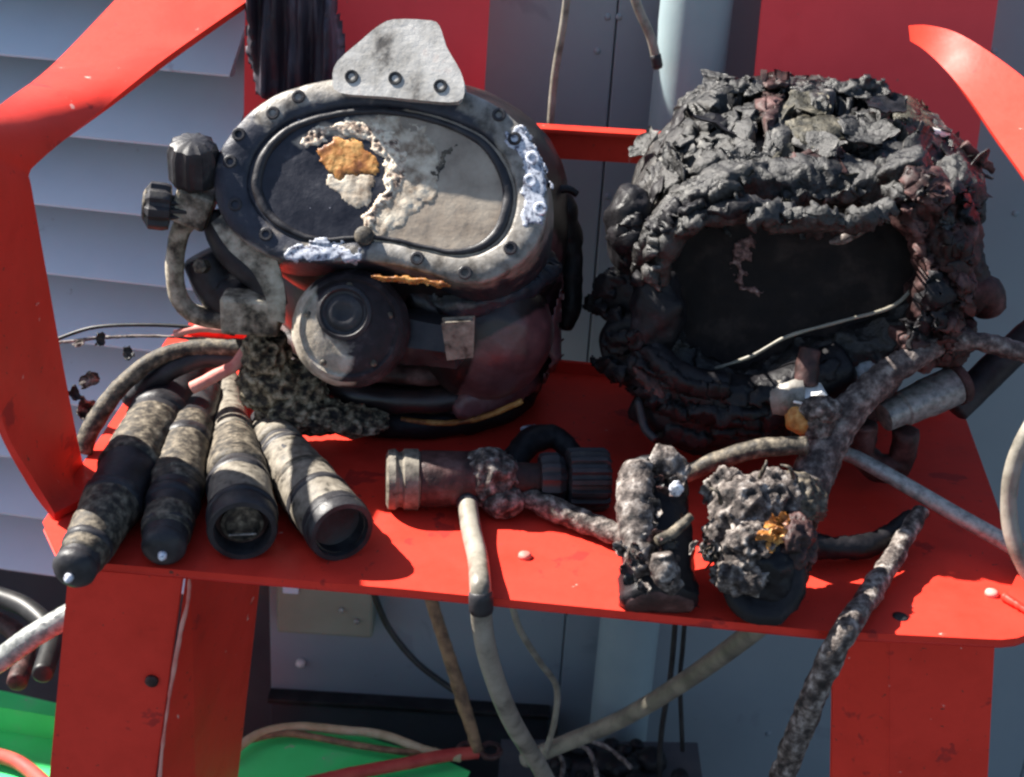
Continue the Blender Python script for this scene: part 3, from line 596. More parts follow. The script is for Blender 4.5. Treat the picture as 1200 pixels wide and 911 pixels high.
# rear straps seen right of the helmet
mk('rear_strap', tube([atY(x, y, Y) for x, y, Y in ((648, 222, .36), (664, 245, .36), (668, 290, .36), (668, 340, .35), (662, 385, .34))], [.008, .010, .012, .013, .010], 12, 8, nz=.004, ns=60), 'charblack', h1)
mk('rear_strap', tube([atY(x, y, .34) for x, y in ((646, 225), (665, 222), (676, 228))], .004, 8, 6, nz=.001), 'charblack', h1)

# ================================================================ HELMET 2
hd = Vector((.275, .385, S))
h2 = thing('diving_helmet', 'badly charred diving helmet buried under flaking grey ash, on the right of the seat', 'helmet', hd, 'burnt diving helmets on the bench')
pr2 = cr([(.10, .004), (.12, .015), (.13, .04), (.135, .07), (.150, .11), (.163, .16), (.168, .20), (.160, .235), (.142, .27), (.112, .295), (.070, .312), (.005, .318)], 7)
V, Fc = lathe(hd, (0, 0, 1), pr2, 110)
V2 = []
for v in V:
    d = (v-(hd+Vector((0, 0, .19)))); k = d.normalized(); tp = max(0, min(1, (v.z-S-.14)/.12))
    a = .010*ridge(v, 13, 4, 2)+.004*ridge(v, 55, 4, 5)*tp
    V2.append(v+k*(a-.004))
tilt2 = Vector((-.10, -.97, .24)).normalized(); GG = atY(930, 325, .205)-tilt2*.05
winp = cr([(760, 318), (770, 265), (825, 240), (880, 230), (960, 228), (1030, 232), (1085, 265), (1095, 320), (1075, 370), (1005, 400), (930, 430), (865, 450), (800, 420), (770, 365)], 3, True)
for i, v in enumerate(V2):
    dd = (v-GG).dot(tilt2)
    if dd > 0 and v.y < hd.y and sdist(*proj(v), winp) > 0: V2[i] = v-tilt2*dd
shell2 = mk('shell', (V2, Fc), 'char', h2, stain=[([(730, 90), (1060, 80), (1140, 180), (1100, 230), (960, 250), (800, 250), (740, 250)], .8)])
n2 = Vector((-.10, -.97, .24)).normalized(); G0 = atY(930, 325, .205); H2 = plane(G0, n2)
c2 = (928, 330)
po2 = byang(cr([(745, 320), (758, 265), (800, 215), (870, 190), (960, 185), (1050, 200), (1110, 250), (1118, 320), (1095, 390), (1035, 440), (950, 472), (860, 478), (790, 440), (755, 385)], 6, True), c2, NR)
pi2 = byang(cr([(776, 318), (788, 275), (825, 252), (880, 243), (960, 240), (1030, 245), (1072, 275), (1082, 320), (1062, 362), (1005, 388), (930, 415), (865, 437), (810, 410), (782, 365)], 6, True), c2, NR)
V, Fc = ringgeo(po2, pi2, H2, cr([(-.35, -.09), (-.1, -.06), (0, -.026), (.12, -.008), (.4, .000), (.75, -.002), (.95, -.008), (1, -.02), (1.05, -.045)], 4), c2, nz=0)
V = [v+n2*(.012*ridge(v, 32, 5, 8)-.004)+Vector((fr(v, 45, 4, 1), 0, fr(v, 45, 4, 2)))*.014 for v in V]
fr2 = mk('window_frame', (V, Fc), 'char', h2, stain=[([(740, 300), (750, 240), (830, 190), (900, 190), (900, 215), (830, 235), (780, 275), (765, 320)], .6)])
Hw = plane(G0-n2*.036, n2)
mk('window', patch([tuple(a*1.04-b*.04 for a, b in zip(p, c2)) for p in pi2[::3]], surf_plane(Hw), .0006, 6, 5, .002, 40, jag=0), 'windowblack', h2)
mk('pink_residue', patch([(862, 285), (884, 272), (890, 285), (876, 300), (872, 318), (880, 330), (896, 345), (880, 348), (866, 330), (860, 305)], surf_plane(Hw), .002, 7, 1.8, .003, 190, rg=True, jag=10), 'pinkash', h2)
mk('red_residue', patch([(925, 262), (975, 266), (985, 278), (940, 280)], surf_plane(Hw), .002, 5, 3, .002, 120, jag=8), 'charbrown', h2)
mk('hanging_shred', tube([H2(x, y, z) for x, y, z in ((972, 284, .004), (990, 278, .008), (1012, 266, .008), (1036, 250, .004))], [.002, .0045, .004, .002], 8, 6, nz=.0015, ns=100), 'ash', h2)
mk('window_wire', tube([H2(x, y, z) for x, y, z in ((838, 432, .0), (880, 415, .012), (920, 392, .016), (975, 376, .016), (1030, 362, .014), (1052, 352, .01), (1068, 338, .004))], .0017, 8, 8, nz=.0006), 'greyhose', h2)
fall = plane(hd+Vector((0, -.05, .2)), n2); surf2 = surf_mesh([shell2], fall)
def bowed(pf, amt): return pf
# large crumpled flakes over the crown
rs = random.Random(11)
DG = (.9, -.42)
crusts = [([(742, 305), (748, 255), (772, 205), (800, 170), (870, 150), (892, 160), (886, 190), (835, 215), (795, 240), (768, 290)], lambda x, y: .016*ridge(((x*.9-y*.42)*.005, (x*.42+y*.9)*.038, 0), 1, 3, 1), .55),
 ([(790, 165), (812, 118), (845, 98), (880, 96), (896, 108), (893, 150), (830, 162)], lambda x, y: .016*ridge(((x*.9-y*.42)*.006, (x*.42+y*.9)*.026, 4), 1, 3, 2), .5),
 ([(890, 100), (926, 92), (934, 150), (930, 235), (908, 262), (890, 260), (902, 205), (896, 150)], lambda x, y: .012*ridge((x*.03, y*.007, 2), 1, 3, 1), .6),
 ([(928, 104), (975, 96), (1034, 95), (1060, 128), (1052, 172), (990, 182), (930, 186)], lambda x, y: .005*math.sin(x*.09+y*.12), .55),
 ([(925, 196), (985, 188), (1050, 180), (1078, 222), (1046, 240), (1000, 252), (925, 250)], lambda x, y: .005*math.sin((y+x*.25)*.25), .35),
 ([(1050, 128), (1080, 142), (1120, 172), (1146, 232), (1112, 250), (1072, 205), (1048, 175)], lambda x, y: .006*math.sin((y-x*.5)*.16), .15),
 ([(765, 305), (790, 260), (835, 232), (890, 215), (925, 232), (915, 255), (880, 252), (825, 262), (795, 285)], lambda x, y: .012*ridge(((x*.9-y*.42)*.006, (x*.42+y*.9)*.04, 9), 1, 3, 4), .3)]
for k, (pl, hf_, am) in enumerate(crusts):
    mk('ash_crust', patch(pl, surf2, .004, 6, 2.5, .004, 60, rg=True, jag=9, hf=hf_, seed=k, sink=.002), 'char', h2, stain=[([(0, 0), (1200, 0), (1200, 900), (0, 900)], am)])
def slab(cx, cy, lx, ly, an, k, lift, tl, am, sf=None, m_=None):
    n = rs.randint(6, 8); ca, sa = math.cos(an), math.sin(an); pl = []
    for i in range(n):
        t = 2*PI*(i+rs.uniform(-.3, .3))/n; r = rs.uniform(.7, 1.1); u, v = lx*.5*r*math.cos(t), ly*.5*r*math.sin(t)
        pl.append((cx+u*ca-v*sa, cy+u*sa+v*ca))
    hf = lambda x, y: tl*1.6*(((x-cx)*-sa+(y-cy)*ca)/ly) + .0035*ridge(((x*ca+y*sa)*.008, (-x*sa+y*ca)*.045, k), 1, 3, k)
    mk('charred_sheet', patch(pl, sf or surf2, lift, 2.2, 2.2, .0016, 120, rg=True, jag=7, hf=hf, seed=k, sink=-lift*.25), m_ or rs.choice(('char', 'char', 'char', 'char', 'charbrown', 'char2')), h2, stain=[([(0, 0), (1200, 0), (1200, 900), (0, 900)], am)])
k = 0
for (x, y, lx, ly, an) in ((770, 262, 70, 30, -.95), (785, 225, 90, 28, -.75), (815, 200, 90, 26, -.6), (845, 222, 80, 22, -.45), (800, 172, 70, 30, -.8), (838, 180, 90, 26, -.4), (835, 130, 70, 34, -.5), (870, 112, 60, 30, -.1), (862, 150, 70, 26, -.35), (880, 195, 60, 26, -.3),
                          (908, 125, 34, 70, .1), (908, 190, 36, 80, .05), (925, 235, 50, 50, .2), (950, 125, 60, 44, .2), (990, 118, 70, 36, .1), (1025, 128, 60, 40, .6), (960, 165, 80, 34, -.1), (1010, 165, 70, 34, .2), (950, 205, 60, 40, -.2), (1000, 210, 80, 30, -.1), (1045, 195, 60, 40, .5), (1060, 155, 60, 34, .7), (1085, 185, 70, 34, .8), (1100, 215, 60, 34, 1.0), (1045, 232, 60, 26, -.2), (980, 240, 90, 24, -.05), (1110, 190, 50, 24, .8), (1125, 225, 44, 30, 1.1)):
    k += 1; slab(x, y, lx*1.15, ly*1.25, an, k, rs.uniform(.009, .020), rs.uniform(-.006, .010), rs.choice((.15, .3, .5, .65, .8)))
for k, (x, y, lx, asp, an) in enumerate(((765, 275, .055, .4, -.95), (790, 232, .07, .35, -.7), (822, 205, .075, .35, -.55), (850, 168, .07, .4, -.4), (812, 158, .05, .5, -.8), (845, 122, .055, .5, -.4), (875, 205, .05, .4, -.3), (880, 128, .04, .7, 0), (912, 150, .075, .45, 1.5), (915, 220, .07, .4, 1.5), (948, 140, .055, .7, .2), (990, 128, .06, .5, .1), (1030, 150, .055, .6, .6), (965, 185, .065, .45, -.1), (1015, 185, .06, .5, .3), (955, 225, .06, .4, .1), (1005, 222, .065, .4, -.1), (1060, 185, .055, .5, .8), (1085, 165, .05, .5, .8), (1095, 205, .055, .5, 1.0), (1050, 225, .05, .4, 0), (1122, 212, .045, .5, 1.1), (835, 235, .06, .3, -.45), (775, 300, .045, .4, -1.2))):
    p, n = surf2(x, y); n = (n+Vector((rs.uniform(-.35, .15), rs.uniform(-.2, .2), rs.uniform(-.15, .35)))).normalized(); a_ = n.cross(Vector((0, 0, 1))).normalized()
    sgn = 1 if a_.dot(rt) > 0 else -1
    mk('charred_flake', flake(p+n*rs.uniform(.020, .027), n, lx, asp, rs.uniform(-.15, .25), .0016, k+900, 17, sgn*an*-1, nz=.14), rs.choice(('char', 'char', 'char', 'char2', 'charblack')), h2, stain=[([(0, 0), (1200, 0), (1200, 900), (0, 900)], rs.choice((.2, .5, .8, 1)))], auto=.6)
for k in range(30):
    x = rs.uniform(750, 1130); y = rs.uniform(100, 265)
    if y < 112+abs(x-940)*.33: continue
    p, n = surf2(x, y)
    if abs((p-hd).length) > .5: continue
    n = (n+Vector((rs.uniform(-.5, .5), rs.uniform(-.5, .3), rs.uniform(-.2, .5)))).normalized()
    mk('charred_flake', flake(p+n*.016, n, rs.uniform(.016, .042), rs.uniform(.35, 1.2), rs.uniform(-.3, .4), .0012, k+50, 8, rs.uniform(0, 3), nz=.35), 'char', h2, stain=[([(0, 0), (1200, 0), (1200, 900), (0, 900)], rs.choice((0, .3, .5, .7, .9)))], auto=.9)
# ridged rolls on the left brow, right cheek rolls
brow = [fr2]
def roll(name, pts, r, mat='char', amp=.004, ns=50, seg=16, Y=None, st_=None, seed=0, rg=True):
    P = []
    for q in pts:
        x, y = q[:2]
        if Y is None: p, n = surf2(x, y); P.append(p+n*(q[2] if len(q) > 2 else .006))
        else: P.append(atY(x, y, Y if len(q) < 3 else q[2]))
    o = mk(name, tube(P, r, seg, 10, nz=amp, ns=ns, rg=rg, seed=seed), mat, h2, stain=st_)
    if name == 'melted_roll': brow.append(o)
    return o
al = [([(0, 0), (1200, 0), (1200, 900), (0, 900)], .75)]
roll('melted_roll', [(748, 305, .19), (765, 268, .18), (800, 238, .175), (845, 215, .172), (880, 196, .18)], [.004, .006, .005, .006, .003], Y=.18, amp=.004, ns=70, st_=al)
roll('melted_roll', [(770, 330, .17), (785, 285, .165), (822, 255, .16), (880, 246, .16), (905, 250, .165)], [.006, .008, .007, .008, .004], Y=.17, amp=.006, ns=60)
roll('melted_roll', [(900, 262, .165), (950, 258, .16), (1000, 262, .16), (1045, 240, .165)], [.005, .008, .006, .004], Y=.17, amp=.006, ns=60, st_=al)
0 and roll('melted_roll', [(905, 130, .27), (908, 170, .22), (900, 215, .185), (880, 262, .165)], [.006, .009, .010, .004], Y=.2, amp=.003, st_=al)
ck = []
for k, (x, y, Yc, r3, an) in enumerate(((1082, 240, .20, (.022, .022, .030), .4), (1108, 285, .20, (.024, .024, .036), .2), (1100, 345, .19, (.022, .024, .036), -.2), (1072, 400, .19, (.022, .022, .028), -.5), (1118, 232, .26, (.022, .024, .032), .3), (1124, 330, .25, (.018, .022, .030), 0), (1106, 395, .24, (.022, .022, .024), 0), (1062, 205, .22, (.020, .02, .018), .5))):
    ck.append(mk('cheek_crust', blob(atY(x, y, Yc), r3, .011, 38, 5, k+30, True, Matrix.Rotation(-an, 3, 'Y')), 'charbrown' if k not in (4, 7) else 'char', h2))
surfc = surf_mesh(ck+[shell2], fall)
for k, (x, y, lx, ly, an) in enumerate(((1085, 225, 56, 26, .7), (1075, 262, 60, 20, 1.1), (1105, 262, 70, 22, 1.2), (1118, 300, 64, 26, 1.4), (1092, 315, 60, 18, 1.3), (1100, 350, 60, 26, 1.7), (1128, 345, 54, 26, 1.5), (1080, 385, 56, 22, 2.1), (1108, 395, 54, 24, 1.9), (1065, 415, 50, 18, 2.4), (1130, 240, 60, 24, 1.2), (1060, 225, 44, 18, .5))):
    slab(x, y, lx*1.1, ly*1.15, an, k+100, rs.uniform(.003, .009), rs.uniform(-.004, .005), rs.choice((.2, .5)), surfc, rs.choice(('charbrown', 'charbrown', 'char', 'charblack')))
surfb = surf_mesh(brow+[shell2], fall)
for k, (x, y, lx, ly, an) in enumerate(((758, 292, 60, 20, -1.1), (778, 262, 64, 18, -.8), (812, 238, 70, 18, -.5), (852, 222, 70, 16, -.35), (862, 246, 70, 16, -.15), (808, 262, 50, 16, -.6), (905, 250, 60, 22, .1), (950, 255, 70, 16, 0), (1000, 258, 70, 16, 0), (1040, 245, 50, 16, -.4), (765, 330, 50, 18, -1.5), (762, 375, 60, 20, -1.6), (930, 232, 60, 20, .1), (985, 228, 70, 18, -.1))):
    slab(x, y, lx*1.1, ly*1.15, an, k+130, rs.uniform(.003, .007), rs.uniform(-.003, .006), rs.choice((.2, .5, .8)), surfb, rs.choice(('char', 'char', 'charblack')))
mk('side_stub', tube([atY(1110, 350, .24), atY(1150, 345, .24), atY(1160, 365, .24)], [.022, .02, .014], 16, 8, nz=.002), 'charbrown', h2)
mk('hanging_shred', flake(atY(1140, 205, .27), (.5, -.6, .3), .05, .5, .5, .0015, 71, 12, .9, nz=.3), 'char', h2)
mk('pale_shred', tube([atY(1078, 146, .33), atY(1092, 155, .325), atY(1112, 158, .33)], [.003, .005, .002], 8, 6, nz=.001), 'white', h2)
mk('hanging_shred', tube([atY(x, y, .32) for x, y in ((1128, 170), (1145, 185), (1165, 200))], [.004, .006, .002], 8, 6, nz=.004, ns=120), 'charbrown', h2)
# left knobs
a = atY(716, 350, .25); mk('melted_knob', lathe(a+Vector((.03, .03, 0)), (-.55, -.8, .1), [(.02, -.02), (.03, 0), (.032, .02), (.026, .036), (.010, .042), (.001, .042)], 36, nz=.003, ns=45), 'charblack', h2)
a = atY(722, 412, .22); mk('melted_knob', lathe(a+Vector((.02, .03, 0)), (-.3, -.92, .15), [(.03, -.02), (.032, 0), (.031, .024), (.024, .036), (.019, .033), (.012, .036), (.001, .036)], 36, nz=.0025, ns=45), 'charblack', h2)
mk('melted_lump', blob(atY(738, 268, .27), (.022, .03, .045), .007, 40, 4, 4), 'charblack', h2)
mk('melted_lump', blob(atY(770, 365, .20), (.025, .03, .04), .006, 40, 4, 9), 'charblack', h2)
# lower folds
for k, (pts, r) in enumerate(([[(745, 425, .2), (800, 455, .175), (860, 470, .165), (930, 455, .17), (990, 425, .18)], .022], [[(752, 465, .2), (800, 490, .185), (860, 502, .18), (915, 492, .19)], .024], [[(760, 400, .19), (800, 440, .16), (850, 455, .155)], .012], [[(770, 500, .21), (830, 515, .2), (890, 512, .21)], .015])):
    roll('lower_fold', pts, r, 'charblack', .005, 30, 20, .2, seed=k, rg=False)
surfl = surf_mesh([o for o in h2.children if o.name.split('.')[0] in ('lower_fold', 'melted_knob', 'melted_lump', 'shell', 'cheek_crust')], fall)
for k, (x, y, lx, ly, an) in enumerate(((712, 335, 50, 26, -.6), (705, 365, 50, 22, .6), (728, 400, 50, 30, .2), (716, 432, 50, 24, .5), (740, 275, 44, 40, 1.3), (742, 310, 40, 30, 1.2), (765, 425, 80, 28, .7), (800, 450, 90, 26, .4), (850, 462, 90, 26, .1), (905, 460, 80, 26, -.2), (955, 440, 70, 26, -.4), (770, 470, 80, 26, .5), (820, 490, 90, 28, .2), (875, 500, 90, 26, 0), (915, 485, 60, 22, -.3), (800, 510, 70, 18, .2), (860, 482, 110, 14, .05), (790, 478, 80, 12, .4), (760, 450, 70, 14, .9))):
    slab(x, y, lx*1.15, ly*1.15, an, k+160, rs.uniform(.002, .006), rs.uniform(-.004, .006), rs.choice((.0, .2, .3)), surfl, rs.choice(('charblack', 'charblack', 'charbrown')))
mk('dangling_strip', tube([atY(x, y, Y) for x, y, Y in ((748, 470, .17), (755, 500, .16), (768, 515, .15))], .004, 10, 6), 'rubber', h2)
mk('metal_sleeve', lathe(atY(905, 468, .15), (.9, -.2, .28), [(.0, 0), (.016, 0), (.017, .03), (.0, .032)], 24), 'frame', h2, stain=al)

# ================================================================ FOUR HOSE ENDS
GH = 'burnt torch-like hose ends lying on the seat'
def hose_end(path, secs, label, cap):
    """path [(px,py,rpx)], thing with body, sleeves, collar and cap"""
    pts = []; rr = []
    for x, y, r in path:
        p, rm_ = onseat(x, y, r); pts.append(p); rr.append(rm_)
    root = thing('hose_connector', label, 'connector', (pts[-1].x, pts[-1].y, S), GH)
    Q = cr([(*p, r) for p, r in zip(pts, rr)], 16); n = len(Q)
    rad = []
    QB = Q if cap == 'pin' else Q[:int(n*.72)]
    mk('body', tube([q[:3] for q in QB], [q[3]*.955 for q in QB], 26, 1, nz=.0012, ns=45), 'rubber', root)
    for a, b, k, m_ in secs:
        i0, i1 = int(a*(n-1)), int(b*(n-1)); seg = Q[i0:i1+1]
        rs_ = [q[3]*(k if 0 < t < len(seg)-1 else k*.98) for t, q in enumerate(seg)]
        mk('sleeve', tube([q[:3] for q in seg], rs_, 26, 1, nz=.0014, ns=50, seed=i0, oe=(cap != 'pin' and b > .6)), m_, root)
    for fr_ in (.3, .5, .64, .84):
        i0 = int(fr_*(n-1)); seg = Q[i0:i0+3]
        mk('collar', tube([q[:3] for q in seg], [q[3]*1.045 for q in seg], 26, 1, nz=.0008, ns=90, seed=i0, oe=cap != 'pin'), 'rubber' if fr_ != .5 else 'tan', root)
    e = Vector(Q[-1][:3]); d = (e-Vector(Q[-6][:3])).normalized(); r = Q[-1][3]
    if cap == 'pin':
        mk('cap', lathe(e, d, [(r*.9, -.004), (r*1.0, .0), (r*1.0, .006), (r*.86, .010), (r*.5, .014), (r*.2, .015), (.0005, .015)], 32), 'rubber', root, auto=.8)
        mk('pin', lathe(e+d*.0145, d, [(.0038, 0), (.0038, .004), (.0018, .007), (.0004, .0075)], 14), 'shiny', root)
    else:
        mk('cap', lathe(e, d, [(r*.95, -.020), (r*1.02, -.014), (r*1.03, .003), (r*.99, .006), (r*.84, .006), (r*.80, .002), (r*.77, -.034)], 40, nz=.0004), 'rubber', root, auto=.8)
        q_ = .004 if cap == 'ring' else .022
        mk('socket_floor', lathe(e, d, [(r*.775, -.006-q_), (r*.6, -.007-q_), (r*.58, -.011-q_), (r*.4, -.011-q_), (r*.38, -.008-q_), (.001, -.008-q_)], 36), 'charbrown' if cap == 'ring' else 'blackcable', root, auto=.7)
        if cap == 'ring':
            mk('contact_ring', lathe(e, d, [(r*.62, -.009), (r*.62, -.005), (r*.52, -.004), (r*.50, -.012)], 36), 'tan', root, auto=.7)
            sx = d.cross(Vector((0, 0, 1))).normalized(); uu = sx.cross(d)
            mk('contact_bar', box(e-uu*r*.30+d*-.002, r*.8, .0012, .0014, ax=sx, ay=d, az=uu), 'silver', root, smooth=False)
    return root
hose_end([(238, 418, 26), (205, 462, 33), (172, 515, 36), (140, 575, 36), (108, 632, 30), (90, 662, 26)], [(.36, .52, 1.0, 'tan'), (.66, .84, 1.01, 'tan'), (.86, .96, 1.0, 'tan')], 'longest black hose end, hanging off the left corner of the seat, silver pinned cap', 'pin')
hose_end([(240, 462, 22), (222, 510, 29), (208, 565, 32), (198, 610, 30), (193, 636, 26)], [(.22, .58, 1.0, 'tan'), (.74, .9, 1.03, 'tan')], 'slim dark hose end with a reddish pinned cap, second from the left', 'pin')
hose_end([(266, 440, 13), (270, 480, 16), (274, 515, 25), (279, 560, 35), (283, 598, 40), (284, 618, 40)], [(.05, .40, 1.06, 'tanlight'), (.42, .6, 1.06, 'tan'), (.66, .84, .98, 'tanlight')], 'hose end with a wide open socket showing metal rings inside, between two others', 'ring')
hose_end([(308, 492, 16), (325, 520, 26), (345, 550, 33), (368, 582, 37), (392, 612, 39), (398, 620, 39)], [(.12, .24, 1.1, 'tanlight'), (.28, .9, 1.0, 'tanlight')], 'pale sleeved hose end with a black hollow mouth, furthest right of the row', 'open')

# hoses above the row
def hose(name, pts, r, mat, label, cat='hose', group=None, seg=14, nz=0, ns=60, k=10, rg=False, bands=()):
    o = thing(name, label, cat, pts[len(pts)//2], group) if bands else None
    if o:
        mk('hose_run', tube(pts, r, seg, k, nz=nz, ns=ns, rg=rg), mat, o)
        Q = cr(pts, k)
        for a_, b_ in bands: mk('hose_band', tube([Vector(q) for q in Q[int(a_*(len(Q)-1)):int(b_*(len(Q)-1))+1]], (r if not isinstance(r, list) else r[0])*1.14, 16, 1), 'rubber', o)
        return o
    return mk(name, tube(pts, r, seg, k, nz=nz, ns=ns, rg=rg), mat, None, loc=pts[0], label=label, cat=cat, group=group)
def zp(L, Z): return [atZ(x, y, Z if len(q) == 0 else q[0]) for x, y, *q in L]
def yp(L, Y=None): return [atY(x, y, q[0] if q else Y) for x, y, *q in L]
hose('sooty_hose', yp([(98, 530, .17), (108, 500, .18), (140, 455, .20), (180, 422, .22), (225, 408, .23), (290, 408, .23)]), [.008, .009, .0085, .008, .008, .009], 'tan', 'soot stained hose arching over the black hose ends toward the left helmet', nz=.001)
hose('sooty_hose', yp([(150, 470, .22), (190, 440, .22), (240, 420, .23), (300, 425, .23)]), .009, 'rubber', 'short black hose tucked under the arching hose beside the left helmet', nz=.001)
hose('thin_cable', yp([(66, 398, .24), (110, 384, .24), (170, 381, .24), (230, 384, .24), (275, 392, .235)]), .0019, 'blackcable', 'thin dark wire running left from the helmet to the armrest', 'cable', seg=8)
hose('thin_cable', yp([(66, 402, .235), (120, 396, .24), (180, 394, .24), (240, 398, .24)]), .0016, 'ashhose', 'thin frayed wire just below the dark wire near the left armrest', 'cable', nz=.0008, ns=200, seg=8)
for k, (x, y, s) in enumerate(((118, 398, .005), (95, 402, .004), (150, 412, .005), (105, 445, .008), (88, 462, .006), (98, 478, .008))):
    mk('burnt_scrap', flake(atY(x, y, .228), (rs.uniform(-.4, .4), -1, .4), s*3.2, .7, .4, .001, k+300, 10, rs.uniform(0, 3), nz=.5), 'ash' if k % 2 else 'char', None, loc=atY(x, y, .23), label=('grey scrap at the middle of the thin wires by the left armrest', 'tiny dark scrap nearest the armrest on the thin wires', 'dark scrap on the wires closest to the hose arch', 'pale curled scrap hanging below the wires, halfway down', 'largest dark scrap beside the edge of the left armrest', 'lowest scrap of those beside the left armrest')[k], cat='scrap', group='burnt scraps by the left armrest')
hose('orange_lead', yp([(225, 455, .2), (250, 442, .205), (275, 428, .21), (290, 410, .215)]), .006, 'ribbon', 'short red orange lead between the hose ends and the left helmet', 'cable', nz=.001)
hose('orange_lead', yp([(205, 392, .24), (235, 385, .24), (270, 388, .235)]), .004, 'ribbon', 'red orange lead under the side block of the left helmet', 'cable', nz=.001)
# black bundle hung on the left backrest
fold = lambda x, y: .010*math.sin((x-285)*.19+.02*y)+.006*math.sin((x-285)*.43+1)
Hc = plane(Vector((0, BY-.001, .9)), Vector((0, -1, 0)))
mk('black_cloth', patch([(286, -60), (380, -60), (392, 0), (402, 60), (400, 100), (372, 118), (330, 122), (302, 108), (292, 60)], surf_plane(Hc), .030, 16, 3, .004, 30, hf=fold), 'cloth', None, loc=atY(340, 40, BY), label='black folded cloth bundle hanging over the left backrest', cat='cloth')
p = atY(182, 6, .60); mk('white_block', box(p+Vector((0, 0, .012)), .05, .03, .03, ax=Vector((.9, 0, .43)), az=Vector((-.43, 0, .9))), 'white', None, loc=p, label='small white block behind the top of the left armrest', cat='block', bev=.005, smooth=False)

EY = atZ(960, 738, S).y-.016; EY1 = atZ(560, 695, S).y-.012
# ================================================================ CENTRE VALVE
p, _ = onseat(470, 560, 34); vt = thing('valve_fitting', 'black valve with pale ring and ribbed knob lying in front of the left helmet', 'valve', (atZ(580, 590, S).x, p.y, S))
a, ra_ = onseat(455, 562, 36); b, rb_ = onseat(712, 562, 36); ax = (b-a); Lv = ax.length; r = ra_
mk('end_collar', lathe(a, ax, [(r*.8, -.002), (r*.97, 0), (r*1.0, .006), (r*.9, .009), (r*.9, .012), (r*1.0, .014), (r*1.0, .026), (r*.88, .028)], 40, nz=.0005), 'tanlight', vt, auto=.6)
mk('body', lathe(a, ax, [(r*.82, .024), (r*.95, .03), (r*.93, .075), (r*.6, .085), (r*.55, .13), (r*.5, Lv-.03)], 32, nz=.0018, ns=50), 'charbrown', vt)
mk('ribbed_knob', lathe(a, ax, [(r*.5, Lv-.038), (r*.98, Lv-.036), (r*1.0, Lv-.03), (r*1.0, Lv-.004), (r*.9, Lv), (r*.5, Lv+.001), (.001, Lv+.001)], 96, ribs=16, ribamp=.0016), 'rubber', vt, auto=.5)
mk('knob_ring', lathe(a, ax, [(r*.8, Lv-.062), (r*.86, Lv-.058), (r*.86, Lv-.046), (r*.7, Lv-.040)], 40, ribs=12, ribamp=.001), 'rubber', vt, auto=.5)
mk('handle', tube([onseat(x, y, 20)[0]+Vector((0, 0, z)) for x, y, z in ((590, 560, .0), (620, 535, .015), (650, 530, .015), (672, 540, .005))], [.012, .013, .011, .010], 14, 8, nz=.003, ns=60), 'charblack', vt)
mk('handle_tip', blob(onseat(622, 528, 10)[0]+Vector((0, 0, .022)), (.012, .007, .005), .0015, 90, 3), 'shiny', vt)
mk('ash_lump', join(blob(onseat(572, 562, 30)[0]+Vector((0, -.01, .008)), (.026, .022, .024), .005, 90, 5, 4, True), blob(onseat(590, 578, 20)[0]+Vector((0, -.015, 0)), (.018, .014, .014), .003, 100, 4, 6, True)), 'ash', vt)
mk('pale_patch', blob(onseat(530, 560, 20)[0]+Vector((0, -.01, .012)), (.013, .012, .012), .002, 80, 3), 'white', vt)
P = [onseat(598, 582, 12)[0]+Vector((0, 0, .008)), onseat(640, 600, 12)[0]+Vector((0, 0, .006)), onseat(690, 618, 12)[0]+Vector((0, 0, .004)), onseat(738, 638, 12)[0]+Vector((0, 0, .004))]
hose('ash_rod', P, [.0085, .0105, .010, .0095], 'ash', 'ash caked rod running from the valve to the upright charred fitting', 'rod', nz=.0022, ns=110)
# cream hose hanging from the valve over the seat edge
CH = [onseat(546, 590, 12)[0]+Vector((0, 0, .010)), atZ(552, 620, S+.012), atZ(560, 655, S+.010), atY(563, 690, EY1), atY(566, 740, EY1+.005), atY(578, 790, EY1+.03), atY(600, 845, EY1+.07), atY(630, 895, .12), atY(660, 950, .2)]
bd = [[atY(563.5, 700, EY1), atY(565, 724, EY1+.003)]]
hose('cream_hose', CH, .0088, 'creamhose', 'dirty cream hose with a black band hanging from the valve over the seat edge', seg=18, bands=((.395, .445), (.02, .05)))

# ================================================================ CHARRED FITTINGS
E0 = atZ(770, 700, S); et = thing('charred_fitting', 'upright charred fitting wrapped in pale ash, standing at the seat front edge', 'fitting', (E0.x, E0.y, S), 'charred fittings on the seat')
a = atZ(772, 705, S+.012); b = atY(768, 548, a.y+.09)
mk('core', tube([a, a.lerp(b, .35), a.lerp(b, .7), b], [.030, .027, .024, .022], 28, 8, nz=.005, ns=55, rg=True), 'charblack', et)
mk('foot_ring', lathe(a, (b-a), [(.020, -.006), (.028, -.005), (.030, .002), (.028, .012), (.02, .014)], 32, nz=.0025, ns=60), 'charbrown', et)
off = (CAM-a).normalized()
mk('ash_sheet', tube([atY(x, y, a.y+Y) for x, y, Y in ((748, 548, .06), (745, 590, .035), (748, 640, .01), (754, 672, -.01))], [.012, .013, .011, .006], 16, 10, nz=.005, ns=85, rg=True), 'ash', et)
mk('ash_sheet', tube([atY(x, y, a.y+Y) for x, y, Y in ((765, 535, .07), (785, 545, .065), (800, 560, .06))], [.010, .011, .008], 14, 8, nz=.004, ns=90, rg=True), 'ash', et)
mk('ash_sheet', tube([atY(x, y, a.y+Y) for x, y, Y in ((776, 650, -.012), (780, 672, -.016), (792, 690, -.016))], [.006, .009, .005], 12, 8, nz=.004, ns=100, rg=True), 'ash', et)
